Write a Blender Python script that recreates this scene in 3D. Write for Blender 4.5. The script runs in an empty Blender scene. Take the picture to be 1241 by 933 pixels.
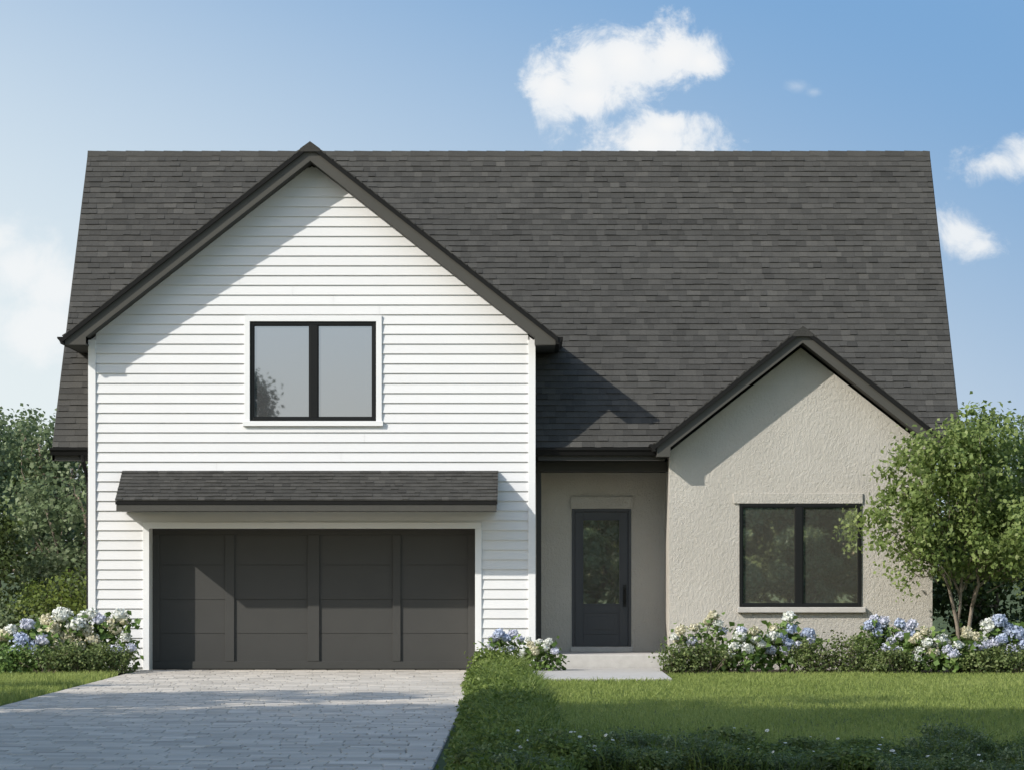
import bpy, math, random
import numpy as np
from mathutils import Vector

# ------------------------------------------------------------------ camera, sky, sun, exposure
sc = bpy.context.scene
col = sc.collection
CAM_D, FPX, EYE = 52.0, 4196.0, 1.51          # metres to the garage wall, focal length in photo pixels, eye height
VX, VY = 640.0, 690.0                          # vanishing point in the photo

cd = bpy.data.cameras.new('camera'); cam = bpy.data.objects.new('camera', cd); col.objects.link(cam)
cam.location = (0, -CAM_D, EYE); cam.rotation_euler = (math.pi / 2, 0, 0)
cd.sensor_width = 36; cd.lens = 36 * FPX / 1241
cd.shift_x = (620.5 - VX) / 1241; cd.shift_y = (VY - 466.5) / 1241
cd.clip_start = 0.5; cd.clip_end = 3000
sc.camera = cam

SUN = Vector((-1.20, -0.90, 0.96)).normalized()
sd = bpy.data.lights.new('sun', 'SUN'); sd.energy = 3.5; sd.angle = math.radians(0.6); sd.color = (1.0, 0.955, 0.885)
so = bpy.data.objects.new('sun', sd); col.objects.link(so); so.location = (-30, -30, 30)
so.rotation_euler = SUN.to_track_quat('Z', 'Y').to_euler()
sc.view_settings.view_transform = 'Standard'; sc.view_settings.look = 'None'
sc.view_settings.exposure = 0.46; sc.view_settings.gamma = 1
sc.view_settings.use_curve_mapping = False
sc.render.engine = 'CYCLES'
sc.cycles.max_bounces = 8; sc.cycles.transparent_max_bounces = 8; sc.cycles.use_denoising = True

world = bpy.data.worlds.new('World'); sc.world = world; world.use_nodes = True
def build_world():
    nt = world.node_tree; N = nt.nodes; L = nt.links; N.clear()
    def inp(node, i, v):
        if hasattr(v, 'is_output'): L.new(v, node.inputs[i])
        else: node.inputs[i].default_value = v
    def M(op, a, b=0.0, c=None, clamp=False):
        n = N.new('ShaderNodeMath'); n.operation = op; n.use_clamp = clamp
        inp(n, 0, a); inp(n, 1, b)
        if c is not None: inp(n, 2, c)
        return n.outputs[0]
    def ss(x, lo, hi, a=0.0, b=1.0):
        n = N.new('ShaderNodeMapRange'); n.interpolation_type = 'SMOOTHSTEP'
        inp(n, 0, x); inp(n, 1, lo); inp(n, 2, hi); inp(n, 3, a); inp(n, 4, b)
        return n.outputs[0]
    def mix(f, a, b, mode='MIX'):
        n = N.new('ShaderNodeMix'); n.data_type = 'RGBA'; n.blend_type = mode
        inp(n, 0, f); inp(n, 6, a); inp(n, 7, b)
        return n.outputs[2]
    tc = N.new('ShaderNodeTexCoord')
    sep = N.new('ShaderNodeSeparateXYZ'); L.new(tc.outputs['Generated'], sep.inputs[0])
    x, y, z = sep.outputs
    # the sky dome: height squeezed, so the pale horizon tone reaches higher
    zz = M('MULTIPLY', z, 0.6)
    cb = N.new('ShaderNodeCombineXYZ'); L.new(x, cb.inputs[0]); L.new(y, cb.inputs[1]); L.new(zz, cb.inputs[2])
    nm = N.new('ShaderNodeVectorMath'); nm.operation = 'NORMALIZE'; L.new(cb.outputs[0], nm.inputs[0])
    sky = N.new('ShaderNodeTexSky'); sky.sky_type = 'NISHITA'; sky.sun_disc = False
    sky.sun_elevation = math.asin(SUN.z); sky.sun_rotation = math.atan2(SUN.x, SUN.y)
    sky.air_density = 1.0; sky.dust_density = 0.6; sky.ozone_density = 1.2
    L.new(nm.outputs[0], sky.inputs[0])
    yc = M('MAXIMUM', y, 0.02)
    u = M('DIVIDE', x, yc); v = M('DIVIDE', z, yc)
    # milky air towards the west (left) and along the horizon
    hz = M('ADD', M('MULTIPLY', u, -2.8), M('MULTIPLY', v, -6.2))
    front = ss(y, 0.1, 0.5)
    hazef = ss(hz, -1.36, 0.24)
    air = mix(hazef, (0.62, 1.50, 2.92, 1), (3.65, 4.05, 4.30, 1))
    dome = mix(1.0, sky.outputs[0], (1.12, 1.06, 1.02, 1), 'MULTIPLY')
    base = mix(M('MULTIPLY', front, 0.92), dome, air)
    # clouds: fractal noise gathered round centres given as directions (tangents)
    uv = N.new('ShaderNodeCombineXYZ'); L.new(u, uv.inputs[0]); L.new(v, uv.inputs[1])
    n1 = N.new('ShaderNodeTexNoise'); n1.inputs['Scale'].default_value = 62; n1.inputs['Detail'].default_value = 9; n1.inputs['Roughness'].default_value = 0.66
    n1.inputs['Distortion'].default_value = 0.35
    L.new(uv.outputs[0], n1.inputs['Vector'])
    def blobs(lst):
        out = None
        for (px, py, rx, ry) in lst:
            s = N.new('ShaderNodeVectorMath'); s.operation = 'SUBTRACT'; L.new(uv.outputs[0], s.inputs[0])
            s.inputs[1].default_value = ((px - VX) / FPX, (VY - py) / FPX, 0)
            k = N.new('ShaderNodeVectorMath'); k.operation = 'MULTIPLY'; L.new(s.outputs[0], k.inputs[0])
            k.inputs[1].default_value = (FPX / rx, FPX / ry, 0)
            ln = N.new('ShaderNodeVectorMath'); ln.operation = 'LENGTH'; L.new(k.outputs[0], ln.inputs[0])
            d = M('SUBTRACT', 1.0, ln.outputs['Value'])
            out = d if out is None else M('SMOOTH_MAX', out, d, 0.25)
        return out
    A = blobs([(668, 104, 52, 46), (712, 86, 62, 62), (760, 72, 70, 58), (815, 66, 74, 56), (852, 76, 42, 30), (715, 118, 70, 38),
               (782, 174, 108, 48), (808, 152, 46, 26)])
    nz = M('SUBTRACT', n1.outputs[0], 0.5)
    da = M('ADD', A, M('MULTIPLY', nz, 2.25))
    ca = ss(da, 0.03, 0.64)
    Bm = blobs([(15, 325, 75, 55), (65, 350, 60, 45), (-10, 295, 60, 40), (40, 400, 90, 60)])
    cbm = M('MULTIPLY', ss(M('ADD', Bm, M('MULTIPLY', nz, 1.8)), 0.0, 0.9), 0.85)
    wisp = M('MULTIPLY', ss(M('ADD', blobs([(966, 105, 26, 12), (985, 112, 16, 8)]), M('MULTIPLY', nz, 2.2)), 0.1, 1.3), 0.28)
    soft = M('MULTIPLY', ss(M('ADD', blobs([(1212, 199, 66, 30), (1250, 194, 54, 34), (1164, 284, 46, 36), (1192, 296, 36, 24)]), M('MULTIPLY', nz, 2.6)), 0.0, 0.95), 0.88)
    cbm = M('MAXIMUM', M('MAXIMUM', cbm, wisp), soft)
    shade = ss(M('ADD', da, M('MULTIPLY', nz, -1.6)), 0.2, 1.1)
    ccol = mix(shade, (4.05, 4.25, 4.45, 1), (4.6, 4.6, 4.58, 1))
    c1 = mix(M('MULTIPLY', cbm, front), base, (4.4, 4.5, 4.55, 1))
    c2 = mix(M('MULTIPLY', M('MULTIPLY', ca, 0.97), front), c1, ccol)
    bg = N.new('ShaderNodeBackground'); L.new(c2, bg.inputs[0]); bg.inputs[1].default_value = 0.15
    out = N.new('ShaderNodeOutputWorld'); L.new(bg.outputs[0], out.inputs[0])
build_world()

# ------------------------------------------------------------------ helpers
R = random.Random(7)
rng = np.random.default_rng(11)
def X(px, Y): return (px - VX) * (CAM_D + Y) / FPX          # photo measurement -> metres on the plane at depth Y
def Z(py, Y): return EYE + (VY - py) * (CAM_D + Y) / FPX

class MB:
    def __init__(s): s.v = []; s.f = []; s.t = []
    def poly(s, pts, t=0.5):
        i = len(s.v); s.v += [tuple(p) for p in pts]; s.f.append(tuple(range(i, i + len(pts)))); s.t.append(t)
    def box(s, x0, x1, y0, y1, z0, z1, t=0.5):
        i = len(s.v)
        s.v += [(x0,y0,z0),(x1,y0,z0),(x1,y1,z0),(x0,y1,z0),(x0,y0,z1),(x1,y0,z1),(x1,y1,z1),(x0,y1,z1)]
        for f in ((0,3,2,1),(4,5,6,7),(0,1,5,4),(1,2,6,5),(2,3,7,6),(3,0,4,7)):
            s.f.append(tuple(i + k for k in f)); s.t.append(t)
        return s
    def prism(s, pts, y0, y1, t=0.5):                        # polygon in x,z (any winding), pushed from y0 to y1
        a = sum(pts[k][0]*pts[(k+1)%len(pts)][1] - pts[(k+1)%len(pts)][0]*pts[k][1] for k in range(len(pts)))
        if a < 0: pts = pts[::-1]
        n = len(pts); i = len(s.v)
        s.v += [(p[0], y0, p[1]) for p in pts] + [(p[0], y1, p[1]) for p in pts]
        s.f.append(tuple(i + k for k in range(n))); s.t.append(t)
        s.f.append(tuple(i + n + k for k in reversed(range(n)))); s.t.append(t)
        for k in range(n):
            l = (k + 1) % n
            s.f.append((i + k, i + n + k, i + n + l, i + l)); s.t.append(t)
        return s
    def tube(s, pts, rad, seg=7, t=0.5):
        pts = [Vector(p) for p in pts]; i0 = len(s.v); n = len(pts)
        for k, p in enumerate(pts):
            d = (pts[min(k+1, n-1)] - pts[max(k-1, 0)]).normalized()
            a = d.cross(Vector((0, 0, 1)) if abs(d.z) < 0.9 else Vector((1, 0, 0))).normalized(); b = d.cross(a)
            r = rad[k] if isinstance(rad, (list, tuple)) else rad
            for q in range(seg):
                an = 2 * math.pi * q / seg
                s.v.append(tuple(p + a * (r * math.cos(an)) + b * (r * math.sin(an))))
        for k in range(n - 1):
            for q in range(seg):
                q2 = (q + 1) % seg
                s.f.append((i0 + k*seg + q, i0 + (k+1)*seg + q, i0 + (k+1)*seg + q2, i0 + k*seg + q2)); s.t.append(t)
        s.f.append(tuple(i0 + q for q in range(seg))); s.t.append(t)
        s.f.append(tuple(i0 + (n-1)*seg + q for q in reversed(range(seg)))); s.t.append(t)
        return s
    def build(s, name, mat, parent=None, smooth=False, bevel=0):
        me = bpy.data.meshes.new(name); me.from_pydata(s.v, [], s.f); me.update()
        a = me.attributes.new('tone', 'FLOAT', 'FACE'); a.data.foreach_set('value', s.t)
        me.materials.append(mat)
        if smooth: me.polygons.foreach_set('use_smooth', [True] * len(me.polygons))
        return link(name, me, parent, bevel)

def link(name, me, parent=None, bevel=0):
    o = bpy.data.objects.new(name, me); col.objects.link(o)
    if parent is not None:
        o.parent = parent
        o.matrix_parent_inverse = parent.matrix_basis.inverted() if False else o.matrix_parent_inverse
    if bevel:
        m = o.modifiers.new('edge', 'BEVEL'); m.width = bevel; m.segments = 2; m.limit_method = 'ANGLE'
    return o

def quads_mesh(name, V, tone, mat, ncorner=4):
    """V (n*ncorner,3): one face per ncorner vertices"""
    V = np.ascontiguousarray(V, dtype=np.float32); nv = len(V); nf = nv // ncorner
    me = bpy.data.meshes.new(name)
    me.vertices.add(nv); me.vertices.foreach_set('co', V.ravel())
    me.loops.add(nv); me.loops.foreach_set('vertex_index', np.arange(nv, dtype=np.int32))
    me.polygons.add(nf); me.polygons.foreach_set('loop_start', np.arange(0, nv, ncorner, dtype=np.int32))
    me.polygons.foreach_set('loop_total', np.full(nf, ncorner, dtype=np.int32))
    me.update(calc_edges=True)
    a = me.attributes.new('tone', 'FLOAT', 'FACE'); a.data.foreach_set('value', np.asarray(tone, dtype=np.float32))
    me.materials.append(mat)
    return me

def thing(name, label, cat, loc=(0, 0, 0), group=None):
    o = bpy.data.objects.new(name, None); col.objects.link(o); o.location = loc
    o.empty_display_size = 0.2
    return tag(o, label, cat, group)
def tag(o, label, cat, group=None, kind=None):
    if label: o['label'] = label
    if cat: o['category'] = cat
    if group: o['group'] = group
    if kind: o['kind'] = kind
    return o
def struct(o): o['kind'] = 'structure'; return o
def copy_tree(src, loc, label=None, group=None, rz=0.0, sc_=1.0):
    c = src.copy(); col.objects.link(c); c.location = loc
    c.rotation_euler = (0, 0, rz); c.scale = (sc_, sc_, sc_)
    if label: c['label'] = label
    if group: c['group'] = group
    for ch in src.children:
        d = ch.copy(); col.objects.link(d); d.parent = c
        for g in ch.children:
            e = g.copy(); col.objects.link(e); e.parent = d
    return c

# ------------------------------------------------------------------ materials
def newmat(name):
    m = bpy.data.materials.new(name); m.use_nodes = True
    nt = m.node_tree; b = nt.nodes['Principled BSDF']
    return m, nt, b
def node(nt, typ, **kw):
    n = nt.nodes.new(typ)
    for k, v in kw.items():
        if k in n.inputs: n.inputs[k].default_value = v
        else: setattr(n, k, v)
    return n
def toned(name, c0, c1, rough=0.8, nscale=6.0, namt=0.25, bump=0.0, bscale=60.0, bdist=0.004, spec=0.3, detail=6.0, mid=None):
    """base colour runs c0..c1 by the per-face tone, stirred by noise in object space"""
    m, nt, b = newmat(name); L = nt.links
    at = node(nt, 'ShaderNodeAttribute', attribute_name='tone')
    tc = node(nt, 'ShaderNodeTexCoord')
    nz = node(nt, 'ShaderNodeTexNoise', Scale=nscale, Detail=detail, Roughness=0.6); L.new(tc.outputs['Object'], nz.inputs['Vector'])
    a1 = node(nt, 'ShaderNodeMath', operation='MULTIPLY_ADD'); L.new(nz.outputs[0], a1.inputs[0]); a1.inputs[1].default_value = namt * 2; L.new(at.outputs['Fac'], a1.inputs[2])
    a2 = node(nt, 'ShaderNodeMath', operation='SUBTRACT', use_clamp=True); L.new(a1.outputs[0], a2.inputs[0]); a2.inputs[1].default_value = namt
    rp = node(nt, 'ShaderNodeValToRGB'); rp.color_ramp.elements[0].color = (*c0, 1); rp.color_ramp.elements[1].color = (*c1, 1)
    if mid: e = rp.color_ramp.elements.new(0.5); e.color = (*mid, 1)
    L.new(a2.outputs[0], rp.inputs[0]); L.new(rp.outputs[0], b.inputs['Base Color'])
    b.inputs['Roughness'].default_value = rough; b.inputs['Specular IOR Level'].default_value = spec
    if bump:
        n2 = node(nt, 'ShaderNodeTexNoise', Scale=bscale, Detail=4.0); L.new(tc.outputs['Object'], n2.inputs['Vector'])
        bp = node(nt, 'ShaderNodeBump', Strength=bump, Distance=bdist); L.new(n2.outputs[0], bp.inputs['Height']); L.new(bp.outputs[0], b.inputs['Normal'])
    return m
def leafmat(name, c0, c1, c2, trans=0.30, rough=0.5):
    m, nt, b = newmat(name); L = nt.links
    at = node(nt, 'ShaderNodeAttribute', attribute_name='tone')
    rp = node(nt, 'ShaderNodeValToRGB'); rp.color_ramp.elements[0].color = (*c0, 1); rp.color_ramp.elements[1].color = (*c2, 1)
    e = rp.color_ramp.elements.new(0.5); e.color = (*c1, 1)
    L.new(at.outputs['Fac'], rp.inputs[0]); L.new(rp.outputs[0], b.inputs['Base Color'])
    b.inputs['Roughness'].default_value = rough; b.inputs['Specular IOR Level'].default_value = 0.25
    tl = node(nt, 'ShaderNodeBsdfTranslucent'); L.new(rp.outputs[0], tl.inputs[0])
    mx = node(nt, 'ShaderNodeMixShader'); mx.inputs[0].default_value = trans
    L.new(b.outputs[0], mx.inputs[1]); L.new(tl.outputs[0], mx.inputs[2])
    L.new(mx.outputs[0], nt.nodes['Material Output'].inputs[0])
    return m

m_siding = toned('white_siding_paint', (0.60, 0.595, 0.583), (0.68, 0.675, 0.663), 0.55, 1.6, 0.35, 0.25, 90, 0.002)
m_wtrim = toned('white_trim_paint', (0.66, 0.655, 0.64), (0.74, 0.735, 0.72), 0.5, 3.0, 0.3)
m_dark = toned('dark_bronze_trim', (0.048, 0.046, 0.039), (0.070, 0.066, 0.056), 0.5, 4.0, 0.3, 0.1, 50)
m_drip = toned('black_edge_metal', (0.008, 0.008, 0.0075), (0.014, 0.0135, 0.0125), 0.6, 6.0, 0.3, spec=0.12)
m_soffit = toned('dark_soffit', (0.030, 0.029, 0.026), (0.045, 0.043, 0.038), 0.7, 4.0, 0.3)
m_shingle = toned('asphalt_shingles', (0.024, 0.0235, 0.0215), (0.114, 0.108, 0.095), 0.95, 75.0, 0.42, 0.9, 220, 0.006, 0.15, mid=(0.062, 0.060, 0.054))
m_gdoor = toned('garage_door_paint', (0.052, 0.051, 0.048), (0.067, 0.0655, 0.061), 0.5, 2.0, 0.35, 0.12, 130, 0.0015, 0.12)
m_fdoor = toned('front_door_paint', (0.040, 0.042, 0.046), (0.058, 0.060, 0.065), 0.4, 3.0, 0.3)
m_black = toned('black_window_frame', (0.004, 0.004, 0.004), (0.008, 0.008, 0.0075), 0.4, 5.0, 0.3)
m_conc = toned('concrete', (0.36, 0.34, 0.31), (0.52, 0.50, 0.46), 0.85, 9.0, 0.5, 0.5, 120, 0.003)
m_paver = toned('stone_pavers', (0.30, 0.272, 0.228), (0.60, 0.543, 0.460), 0.8, 1.3, 0.30, 0.5, 90, 0.004, 0.25)
m_joint = toned('paver_joint_sand', (0.10, 0.095, 0.085), (0.17, 0.16, 0.145), 0.95, 30, 0.5)
m_mulch = toned('bed_mulch', (0.035, 0.025, 0.017), (0.085, 0.06, 0.042), 0.95, 30, 0.5, 0.8, 60, 0.02)
m_bark = toned('grey_bark', (0.13, 0.10, 0.075), (0.27, 0.225, 0.175), 0.9, 18, 0.5, 0.7, 45, 0.008)
m_stem = toned('green_stem', (0.05, 0.07, 0.025), (0.09, 0.11, 0.04), 0.8, 18, 0.5)

def make_stucco():
    m, nt, b = newmat('greige_stucco'); L = nt.links
    tc = node(nt, 'ShaderNodeTexCoord')
    big = node(nt, 'ShaderNodeTexNoise', Scale=0.9, Detail=5.0, Roughness=0.6); L.new(tc.outputs['Object'], big.inputs['Vector'])
    rp = node(nt, 'ShaderNodeValToRGB'); rp.color_ramp.elements[0].position = 0.3; rp.color_ramp.elements[1].position = 0.72
    rp.color_ramp.elements[0].color = (0.430, 0.402, 0.350, 1); rp.color_ramp.elements[1].color = (0.500, 0.470, 0.412, 1)
    L.new(big.outputs[0], rp.inputs[0]); L.new(rp.outputs[0], b.inputs['Base Color'])
    mp = node(nt, 'ShaderNodeMapping'); mp.inputs['Scale'].default_value = (1.25, 1, 0.8); L.new(tc.outputs['Object'], mp.inputs[0])
    n1 = node(nt, 'ShaderNodeTexNoise', Scale=21.0, Detail=7.0, Roughness=0.72, Distortion=0.1); L.new(mp.outputs[0], n1.inputs['Vector'])
    n2 = node(nt, 'ShaderNodeTexNoise', Scale=75.0, Detail=3.0); L.new(mp.outputs[0], n2.inputs['Vector'])
    ad = node(nt, 'ShaderNodeMath', operation='MULTIPLY_ADD'); L.new(n2.outputs[0], ad.inputs[0]); ad.inputs[1].default_value = 0.45; L.new(n1.outputs[0], ad.inputs[2])
    bp = node(nt, 'ShaderNodeBump', Strength=0.8, Distance=0.033); L.new(ad.outputs[0], bp.inputs['Height']); L.new(bp.outputs[0], b.inputs['Normal'])
    b.inputs['Roughness'].default_value = 0.95; b.inputs['Specular IOR Level'].default_value = 0.15
    return m
m_stucco = make_stucco()
def make_glass(name, refl, tint, base, ripple):
    m, nt, b = newmat(name); L = nt.links
    tc = node(nt, 'ShaderNodeTexCoord')
    nz = node(nt, 'ShaderNodeTexNoise', Scale=1.3, Detail=1.0); L.new(tc.outputs['Object'], nz.inputs['Vector'])
    bp = node(nt, 'ShaderNodeBump', Strength=ripple, Distance=0.01); L.new(nz.outputs[0], bp.inputs['Height'])
    g = node(nt, 'ShaderNodeBsdfGlossy', Roughness=0.012); g.inputs[0].default_value = (*tint, 1); L.new(bp.outputs[0], g.inputs['Normal'])
    d = node(nt, 'ShaderNodeBsdfDiffuse'); d.inputs[0].default_value = (*base, 1)
    mx = node(nt, 'ShaderNodeMixShader'); mx.inputs[0].default_value = refl
    L.new(d.outputs[0], mx.inputs[1]); L.new(g.outputs[0], mx.inputs[2]); L.new(mx.outputs[0], nt.nodes['Material Output'].inputs[0])
    return m
m_glass = make_glass('coated_window_glass', 0.31, (0.57, 0.68, 1.0), (0.07, 0.07, 0.07), 0.05)  # blue tint put in to make the reflected sky bluer
m_glass_low = make_glass('painted_haze_window_glass', 0.78, (0.94, 0.97, 0.84), (0.185, 0.180, 0.150), 0.08)  # olive base and tint stand in for haze and reflected leaves
m_glass_door = make_glass('painted_reflection_door_glass', 0.74, (0.95, 0.96, 0.86), (0.26, 0.25, 0.20), 0.12)  # pale base stands in for bright reflected foliage; no curtain behind

m_leaf_tree = leafmat('ornamental_tree_leaves', (0.096, 0.144, 0.036), (0.212, 0.278, 0.080), (0.378, 0.430, 0.178), 0.46)
m_leaf_bg = leafmat('background_leaves', (0.085, 0.122, 0.056), (0.172, 0.225, 0.108), (0.335, 0.375, 0.220), 0.42)
m_leaf_far = leafmat('brightened_backlit_leaves', (0.12, 0.15, 0.07), (0.22, 0.26, 0.13), (0.40, 0.42, 0.26), 0.5)  # leaf colour lightened so the backlit trees look bright in the glass
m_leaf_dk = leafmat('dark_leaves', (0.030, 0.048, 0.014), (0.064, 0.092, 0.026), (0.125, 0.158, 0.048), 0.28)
m_leaf_yel = leafmat('yellow_green_leaves', (0.055, 0.085, 0.016), (0.120, 0.160, 0.03), (0.210, 0.240, 0.06), 0.32)
m_leaf_hyd = leafmat('hydrangea_leaves', (0.065, 0.115, 0.028), (0.140, 0.225, 0.055), (0.270, 0.360, 0.120), 0.36, 0.45)
m_leaf_shrub = leafmat('low_shrub_leaves', (0.060, 0.090, 0.026), (0.130, 0.172, 0.052), (0.270, 0.300, 0.135), 0.32)
m_cover = leafmat('ground_cover_leaves', (0.065, 0.105, 0.022), (0.140, 0.195, 0.042), (0.270, 0.320, 0.100), 0.38)
m_grass = leafmat('grass_blades', (0.128, 0.180, 0.036), (0.245, 0.298, 0.075), (0.365, 0.405, 0.130), 0.36, 0.6)
m_turf = toned('lawn_soil', (0.035, 0.050, 0.014), (0.075, 0.100, 0.028), 0.95, 2.0, 0.5, 0.6, 40, 0.02)
m_hblue = leafmat('blue_petals', (0.31, 0.36, 0.50), (0.44, 0.50, 0.63), (0.62, 0.67, 0.77), 0.25, 0.7)
m_hlav = leafmat('lavender_petals', (0.46, 0.47, 0.57), (0.60, 0.61, 0.69), (0.74, 0.75, 0.80), 0.25, 0.7)
m_hwhite = leafmat('white_petals', (0.52, 0.55, 0.44), (0.70, 0.71, 0.66), (0.82, 0.82, 0.80), 0.25, 0.7)
m_hcream = leafmat('cream_petals', (0.44, 0.42, 0.26), (0.62, 0.58, 0.42), (0.74, 0.71, 0.60), 0.25, 0.7)

# ------------------------------------------------------------------ the ground
g = MB(); g.poly([(-900, -700, -0.012), (900, -700, -0.012), (900, 1400, -0.012), (-900, 1400, -0.012)]); struct(g.build('lawn_ground', m_turf))
DX0, DX1 = -5.82, -0.72                                       # driveway edges
g = MB(); g.box(DX0, DX1, -36, 0.0, -0.10, -0.006); drive = struct(g.build('driveway', m_joint))
def pavers():
    mb = MB(); r = random.Random(3); j = 0.007; c = 0.006; y = -0.02; row = 0
    while y > -35.9:
        y1 = max(y - r.choice((0.22, 0.22, 0.33)), -35.98); x = DX0 + 0.01 - r.random() * 0.3
        while x < DX1 - 0.01:
            ln = r.choice((0.22, 0.33)) * r.uniform(0.97, 1.03)
            xa, xb = max(x + j / 2, DX0 + 0.005), min(x + ln - j / 2, DX1 - 0.005)
            if xb - xa > 0.04:
                h = 0.010 + r.uniform(-0.001, 0.001); t = min(1, max(0, r.gauss(0.55, 0.16)))
                ya, yb = y - j / 2, y1 + j / 2
                hs = [h + r.uniform(-0.0008, 0.0008) for _ in range(4)]
                top = [(xa+c, yb+c, hs[0]), (xb-c, yb+c, hs[1]), (xb-c, ya-c, hs[2]), (xa+c, ya-c, hs[3])]
                bot = [(xa, yb, h-0.016), (xb, yb, h-0.016), (xb, ya, h-0.016), (xa, ya, h-0.016)]
                mb.poly(top, t)
                for k in range(4):
                    l = (k + 1) % 4
                    mb.poly([bot[k], bot[l], top[l], top[k]], t)
            x += ln
        y = y1; row += 1
    o = mb.build('driveway_pavers', m_paver, drive); return o
pavers()
# front walk: one broad concrete landing with saw-cut joints
g = MB()
for (a, b) in ((-4.95, -2.52), (-2.50, -0.02)): g.box(-0.80, 1.96, a, b, -0.08, 0.035, R.uniform(0.4, 0.6))
struct(g.build('path', m_conc, bevel=0.012))
# planting beds
def bed(pts):
    mb = MB(); r = random.Random(5); n = len(pts)
    mb.poly([(x, y, 0.006) for x, y in pts]); return struct(mb.build('flower_bed_soil', m_mulch))
bed([(2.0, -1.9), (12.0, -1.7), (12.0, 0.28), (2.0, 0.28)])
bed([(-13.0, -3.0), (-5.9, -2.0), (-5.9, -0.05), (-6.75, 0.7), (-13, 2.5)])

# ------------------------------------------------------------------ the house
house = thing('house', 'two storey house with white siding, greige stucco wing and dark shingle roof', 'house', (0, 0, 0))
WX0, WX1 = -6.59, 0.10                                        # white wing
GC = (WX0 + WX1) / 2
PK, PITCH, HALF = 7.86, 0.785, 3.68                           # rake top line of the garage gable
YS, YM, YD = 0.25, 0.74, 1.80                                 # stucco wing, porch beam, door wall
YE, ZE, DR, ZR = 0.30, 3.35, 4.25, 8.30                       # main roof eave and ridge
MX0, MX1 = -7.18, 6.55
def main_y(z): return YE + (z - ZE) / (ZR - ZE) * DR

def wall_holes(mb, x0, x1, top, holes, y0, y1, zb=0.0, breaks=()):
    """a wall of vertical strips from zb to top(x), with rectangular holes (x0,x1,z0,z1)"""
    xs = sorted(set([x0, x1, *breaks] + [h[0] for h in holes] + [h[1] for h in holes]))
    for a, b in zip(xs, xs[1:]):
        hs = sorted([(h[2], h[3]) for h in holes if h[0] <= a + 1e-6 and h[1] >= b - 1e-6])
        z = zb
        for h0, h1 in hs:
            if h0 > z + 1e-6: mb.prism([(a, z), (b, z), (b, h0), (a, h0)], y0, y1)
            z = h1
        mb.prism([(a, z), (b, z), (b, top(b)), (a, top(a))], y0, y1)

# window and garage openings of the white wing
UW = (X(303, 0), X(456, 0), Z(510, 0), Z(390, 0))
GD = (X(181, 0), X(576, 0), 0.0, Z(640, 0))
WPK = PK - 0.30                                               # where wall meets the soffit
wtop = lambda x: WPK - PITCH * abs(x - GC)
mb = MB(); wall_holes(mb, WX0, WX1, wtop, [UW, GD], 0.0, 0.16, breaks=(GC,))
siding = mb.build('siding_wall', m_siding, house)
# lap boards
def lap_boards():
    mb = MB(); r = random.Random(21); ex = 0.1468; z0 = 0.05; holes = [(UW[0]-0.05, UW[1]+0.05, UW[2]-0.05, UW[3]+0.05), (GD[0]-0.06, GD[1]+0.06, -1, GD[3]+0.06)]
    k = 0
    while True:
        za = z0 + k * ex; zb = za + ex
        if za > WPK - 0.03: break
        cuts = sorted(set([za, min(zb, WPK - 0.004)] + [h for H in holes for h in H[2:] if za < h < zb]))
        bt = r.uniform(0.35, 0.65)
        for a, b in zip(cuts, cuts[1:]):
            def xl(z): return max(WX0 + 0.10, GC - (WPK + 0.05 - z) / PITCH)
            def xr(z): return min(WX1 - 0.10, GC + (WPK + 0.05 - z) / PITCH)
            fa, fb = (a - za) / ex, (b - za) / ex
            ya, yb = -(0.033 - 0.023 * fa), -(0.033 - 0.023 * fb)
            segs = [((xl(a), xl(b)), (xr(a), xr(b)))]
            for H in holes:
                if H[2] <= a + 1e-6 and H[3] >= b - 1e-6:
                    ns = []
                    for (l, q) in segs:
                        if H[0] > l[0] and H[1] < q[0]: ns += [(l, (H[0], H[0])), ((H[1], H[1]), q)]
                        else: ns.append((l, q))
                    segs = ns
            for (l, q) in segs:
                # butt joints here and there
                js = [l]; 
                if q[0] - l[0] > 4 and r.random() < 0.8:
                    xj = r.uniform(l[0] + 1.0, q[0] - 1.0); js += [(xj - 0.0012, xj - 0.0012), (xj + 0.0012, xj + 0.0012)]
                js.append(q)
                for s0, s1 in zip(js[0::2], js[1::2]):
                    t = bt + r.uniform(-0.08, 0.08)
                    mb.poly([(s0[0], ya, a), (s1[0], ya, a), (s1[1], yb, b), (s0[1], yb, b)], t)
                    if a == za: mb.poly([(s0[0], -0.004, a), (s1[0], -0.004, a), (s1[0], ya, a), (s0[0], ya, a)], t)
        k += 1
    return mb.build('lap_siding', m_siding, siding)
lap_boards()
for a, b in ((WX0 - 0.012, WX0 + 0.10), (WX1 - 0.10, WX1 + 0.012)):
    MB().box(a, b, -0.048, -0.001, 0.02, 4.95).build('corner_board', m_wtrim, siding, bevel=0.004)
# side returns of the white wing
for a in (WX0, WX1 - 0.16):
    MB().box(a, a + 0.16, 0.162, 3.2, 0.0, 4.98).build('side_wall', m_siding, house)

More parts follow.
